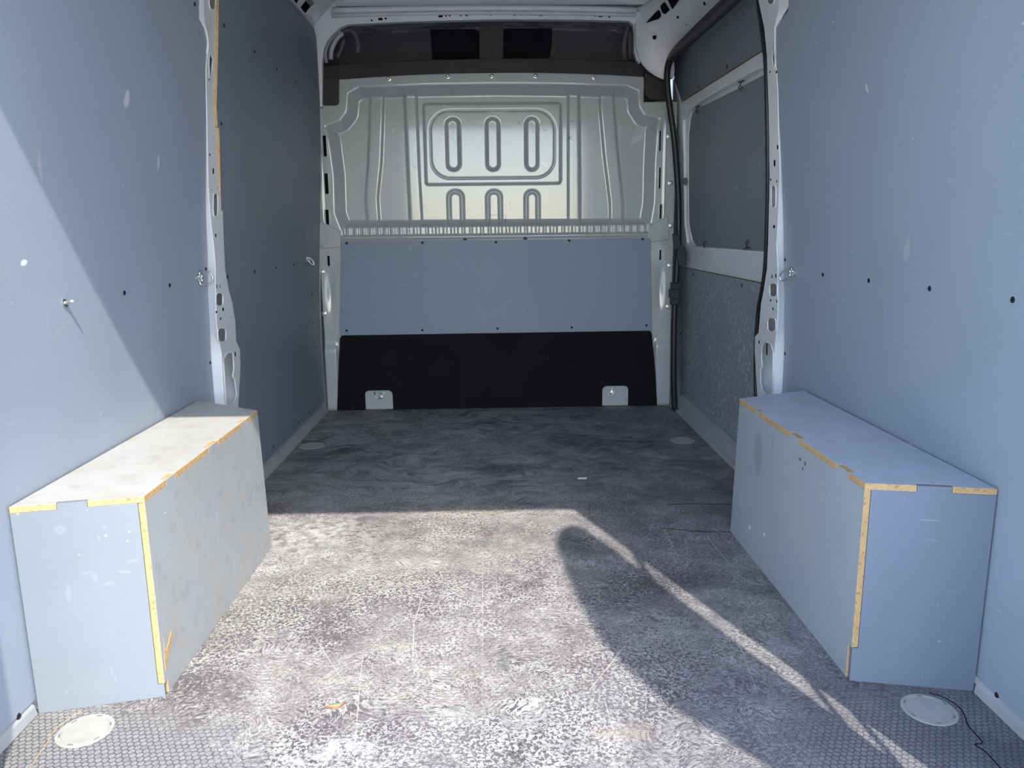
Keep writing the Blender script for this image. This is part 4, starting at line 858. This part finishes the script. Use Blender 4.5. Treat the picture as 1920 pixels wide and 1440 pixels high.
# clips holding the window board
for i, (px, py, up1) in enumerate(((1310, 201, 1), (1392, 154, 1), (1323, 464, 0), (1403, 464, 0))):
    y, z = atD(px, py, 0.01); c = Vector((dxz(z)-0.014, y, z)); s1 = -1 if up1 else 1
    bm = bmesh.new(); b_tube(bm, [c+Vector((0, -0.03, 0)), c+Vector((-0.004, 0.0, 0)), c+Vector((0, 0.035, -0.006*s1))], 0.0028, 6)
    b_tube(bm, [c, c+Vector((-0.008, 0.006, 0.018*s1)), c+Vector((0.004, 0.008, 0.03*s1))], 0.0018, 6); b_tube(bm, [c, c+Vector((-0.008, -0.012, 0.014*s1)), c+Vector((0.004, -0.010, 0.026*s1))], 0.0018, 6)
    from_bm('clip', bm, plain('dark_clip', (0.05, 0.05, 0.05), 0.4, metal=0.6), D1)
y, z = atD(1285, 340, 0.02); bm = bmesh.new(); b_disc(bm, (dxz(z)-0.02, y, z), (-1, -0.6, 0), [(0.018, 0), (0.016, 0.006), (0.008, 0.008), (0.006, 0.004), (0, 0.004)], 18); from_bm('catch', bm, M_CABD, D1)

# ------------------------------------------------------------------ over-cab space
o = None
YC = 4.55
bm = bmesh.new(); c4 = [atY(590, 20, YC), atY(1210, 10, YC), atY(1215, 150, YC), atY(590, 170, YC)]
b_plate(bm, [(p[0]*1.15, p[2]) for p in c4], [], 0.02, lambda u, v, w: (u, YC+w+(1.9-v)*-0.25, v)); tag(from_bm('cab_rear_lining', bm, M_CABD), 'dark grey over-cab lining seen above the bulkhead', 'cab lining')
def cabplate(name, pts, yy, th, mat, label, cat, bevel=0.004, slope=-0.25):
    bm = bmesh.new(); b_plate(bm, [(atY(*q, yy)[0], atY(*q, yy)[2]) for q in pts], [], th, lambda u, v, w: (u, yy+w+(1.9-v)*slope, v)); o = from_bm(name, bm, mat, bevel=bevel); return tag(o, label, cat)
cabplate('storage_flap', [(806, 52), (891, 51), (898, 60), (898, 111), (811, 113)], YC-0.02, 0.015, M_CABF, 'black rectangular fabric panel left of the centre strip above the bulkhead', 'fabric panel')
cabplate('storage_flap', [(945, 50), (1036, 50), (1035, 79), (1031, 108), (945, 109)], YC-0.02, 0.015, M_CABF, 'black rectangular fabric panel right of the centre strip above the bulkhead', 'fabric panel')
cabplate('storage_flap', [(1034, 60), (1048, 58), (1040, 105), (1030, 106)], YC-0.012, 0.008, M_CABC, 'torn dark strip hanging beside the right fabric panel', 'fabric panel', 0.001)
cs = cabplate('centre_strip', [(898, 42), (944, 42), (943, 112), (900, 113)], YC-0.035, 0.02, M_CABC, 'brownish ribbed centre strip between the two black fabric panels', 'strip')
for px in (908, 921, 934):
    bm = bmesh.new(); yy = YC-0.04; b_plate(bm, [(atY(*q, yy)[0], atY(*q, yy)[2]) for q in ((px-3, 42), (px+3, 42), (px+2.5, 112), (px-2.5, 112))], [], 0.01, lambda u, v, w: (u, yy+w+(1.9-v)*-0.25, v)); from_bm('rib', bm, M_CABC, cs, bevel=0.003)
# black shelf beam, arched, directly over the bulkhead flange
bm = bmesh.new(); lowb = [(604, 200), (604, 148)]
topl = [(604, 125), (640, 121), (700, 117), (800, 112), (925, 110), (1040, 110), (1150, 113), (1190, 116), (1212, 128)]
botl = [(1212, 146), (1180, 143), (1114, 140), (1004, 138), (922, 137.5), (840, 138.5), (729, 143), (660, 149), (604, 152)]
yy = YB+0.01; b_plate(bm, [(atY(*q, yy)[0], atY(*q, yy)[2]) for q in topl+[(q[0], q[1]+3) for q in botl]], [], 0.30, lambda u, v, w: (u, yy+w, v))
sb = from_bm('shelf_beam', bm, M_BLACKP, bevel=0.006); tag(sb, 'black plastic shelf beam running across the top of the bulkhead', 'shelf')
for i, pts in enumerate(([(592, 150), (606, 146), (634, 147), (634, 190), (630, 196), (590, 196.5)], [(1208, 134), (1224, 138), (1240, 142), (1254, 142), (1256, 186), (1219, 185), (1211, 178)])):
    yy = YB-0.03; bm = bmesh.new(); b_plate(bm, [(atY(*q, yy)[0], atY(*q, yy)[2]) for q in pts], [], 0.05, lambda u, v, w: (u, yy+w, v)); from_bm('end_bracket', bm, M_BLACKP, sb, bevel=0.006)
# lining corner pieces left and right of the over-cab space
t = empty('corner_lining', tuple(atY(625, 90, 4.2)), 'dim grey moulded grip in the left corner above the bulkhead', 'cab lining')
yy = 4.2
for pts, r, m in (([(612, 118), (610, 100), (615, 82), (626, 66), (640, 58)], 0.010, M_WHITEG), ([(620, 112), (622, 92), (632, 72), (643, 62)], 0.013, M_WHITEG), ([(640, 60), (655, 56), (666, 64), (672, 85), (670, 100)], 0.012, M_CABD), ([(632, 108), (640, 92), (645, 74)], 0.010, M_CABD)):
    bm = bmesh.new(); b_tube(bm, smoothline([tuple(atY(*q, yy)) for q in pts], 5), r, 8); from_bm('grip', bm, m, t, True)
t = empty('corner_lining', tuple(atY(1170, 80, 4.2)), 'dim grey moulded lining in the right corner above the bulkhead', 'cab lining')
for pts, r in (([(1172, 112), (1170, 90), (1174, 66), (1178, 50)], 0.012), ([(1160, 60), (1150, 56), (1140, 58)], 0.008), ([(1182, 112), (1182, 60)], 0.012)):
    bm = bmesh.new(); b_tube(bm, smoothline([tuple(atY(*q, yy)) for q in pts], 5), r, 8); from_bm('moulding', bm, M_CABD, t, True)
# unseen cab closure, added so that no daylight comes in from the front above the shelf
bm = bmesh.new(); b_box(bm, (-1.03, YC+0.15, 1.5), (1.03, YC+0.17, 2.06)); b_box(bm, (-1.03, YB+0.35, 1.60), (1.03, YC+0.16, 1.62)); b_box(bm, (-1.03, 4.9, -0.3), (1.03, 4.92, 1.6)); b_box(bm, (-1.03, YB+0.06, -0.3), (1.03, 4.92, -0.28)); b_box(bm, (-1.03, YB+0.3, 1.58), (1.03, 4.92, 1.6))
tag(from_bm('wall_front', bm, M_CABD), 'added closure behind the bulkhead keeping daylight out of the cab space', None, None, 'structure')
# black side cheeks closing the ends of the shelf
# ------------------------------------------------------------------ small things on the floor
def cap(px, py, label, group=None, r=0.051, faint=False):
    c = atZ(px, py); t = empty('floor_cap', (c[0], c[1], 0), label, 'floor cap', group)
    bm = bmesh.new(); b_disc(bm, (c[0], c[1], 0), (0, 0, 1), [(r, -0.001), (r, 0.0012), (r*0.97, 0.0018), (r*0.84, 0.0018), (r*0.83, 0.0005), (r*0.80, 0.0005)], 48); from_bm('rim', bm, M_DISC, t)
    bm = bmesh.new(); b_disc(bm, (c[0], c[1], 0), (0, 0, 1), [(r*0.815, 0.0002), (r*0.80, 0.0014), (0, 0.0016)], 48); from_bm('lid', bm, M_DISC, t)
    for k in range(6):
        a = k*math.pi/3+0.4; bm = bmesh.new()
        pts = [(c[0]+r*q*math.cos(a+s), c[1]+r*q*math.sin(a+s)) for q, s in ((0.835, -0.12), (0.835, 0.12), (0.89, 0.12), (0.89, -0.12))]
        b_plate(bm, pts, [], 0.0004, lambda u, v, w: (u, v, 0.0017+w)); from_bm('notch', bm, M_CABD, t)
cap(160, 1370, 'round cream plastic cap in the floor in front of the left wheel arch box')
cap(1742, 1331, 'round grey plastic cap in the floor in front of the right wheel arch box')
cap(585, 836, 'faint round cap in the far left corner of the floor', r=0.055)
cap(1280, 826, 'faint round cap in the far right corner of the floor', r=0.055)
# seams cut into the floor board
for pts, r, m in (([(1742, 1299), (1770, 1308), (1798, 1326), (1810, 1345), (1816, 1362), (1842, 1392), (1828, 1396), (1850, 1412), (1880, 1445)], 0.0012, M_HOLE), ([(152, 1334), (125, 1350), (100, 1372), (88, 1394), (70, 1418), (52, 1448)], 0.0009, M_WOOD), ([(1250, 946), (1300, 945), (1374, 946)], 0.0012, M_HOLE), ([(1238, 990), (1300, 996), (1372, 998)], 0.0012, M_HOLE)):
    w_ = [Vector(atZ(*q)) for q in pts]; w_ = [Vector((p.x, p.y, 0.0)) for p in smoothline(w_, 4)]
    bm = bmesh.new(); b_tube(bm, w_, r, 6); from_bm('seam', bm, m, fl)
# scraps
def scrap(name, px, py, shape, mat, label, cat, lift=0.0015):
    c = atZ(px, py); bm = bmesh.new(); n = len(shape)
    cen = bm.verts.new((c[0], c[1], lift*2.2)); vs = [bm.verts.new((c[0]+x, c[1]+y, lift*(0.4+0.8*random.random()))) for x, y in shape]
    for i in range(n): bm.faces.new([cen, vs[i], vs[(i+1) % n]])
    o = from_bm(name, bm, mat); md = o.modifiers.new('s', 'SOLIDIFY'); md.thickness = 0.0004; return tag(o, label, cat)
scrap('paper_scrap', 1091, 897, [(-0.019, -0.010), (0.016, -0.012), (0.020, 0.008), (-0.012, 0.012)], plain('paper', (0.72, 0.74, 0.70), 0.8), 'small pale scrap of paper on the shaded floor near the bulkhead', 'paper scrap')
scrap('wood_chip', 912, 1003, [(-0.020, -0.012), (0.004, -0.006), (0.020, 0.006), (0.016, 0.012), (-0.004, 0.004)], plain('brown_chip', (0.13, 0.09, 0.075), 0.8), 'thin brown splinter lying on the sunlit floor', 'wood chip')
lf = scrap('leaf', 628, 1324, [(-0.018, 0.0), (-0.010, 0.006), (0.002, 0.007), (0.016, 0.010), (0.012, 0.0), (0.010, -0.010), (-0.002, -0.012), (-0.008, -0.005)], plain('leaf_green', (0.26, 0.30, 0.14), 0.7), 'tiny green leaf with red edge on the sunlit floor', 'leaf')
c = atZ(628, 1324); bm = bmesh.new(); b_tube(bm, [(c[0]-0.018, c[1]-0.004, 0.002), (c[0]-0.002, c[1]-0.010, 0.003), (c[0]+0.012, c[1]-0.008, 0.003), (c[0]+0.018, c[1]+0.010, 0.002)], 0.0016, 6); from_bm('red_edge', bm, plain('leaf_red', (0.30, 0.10, 0.07), 0.6), lf)
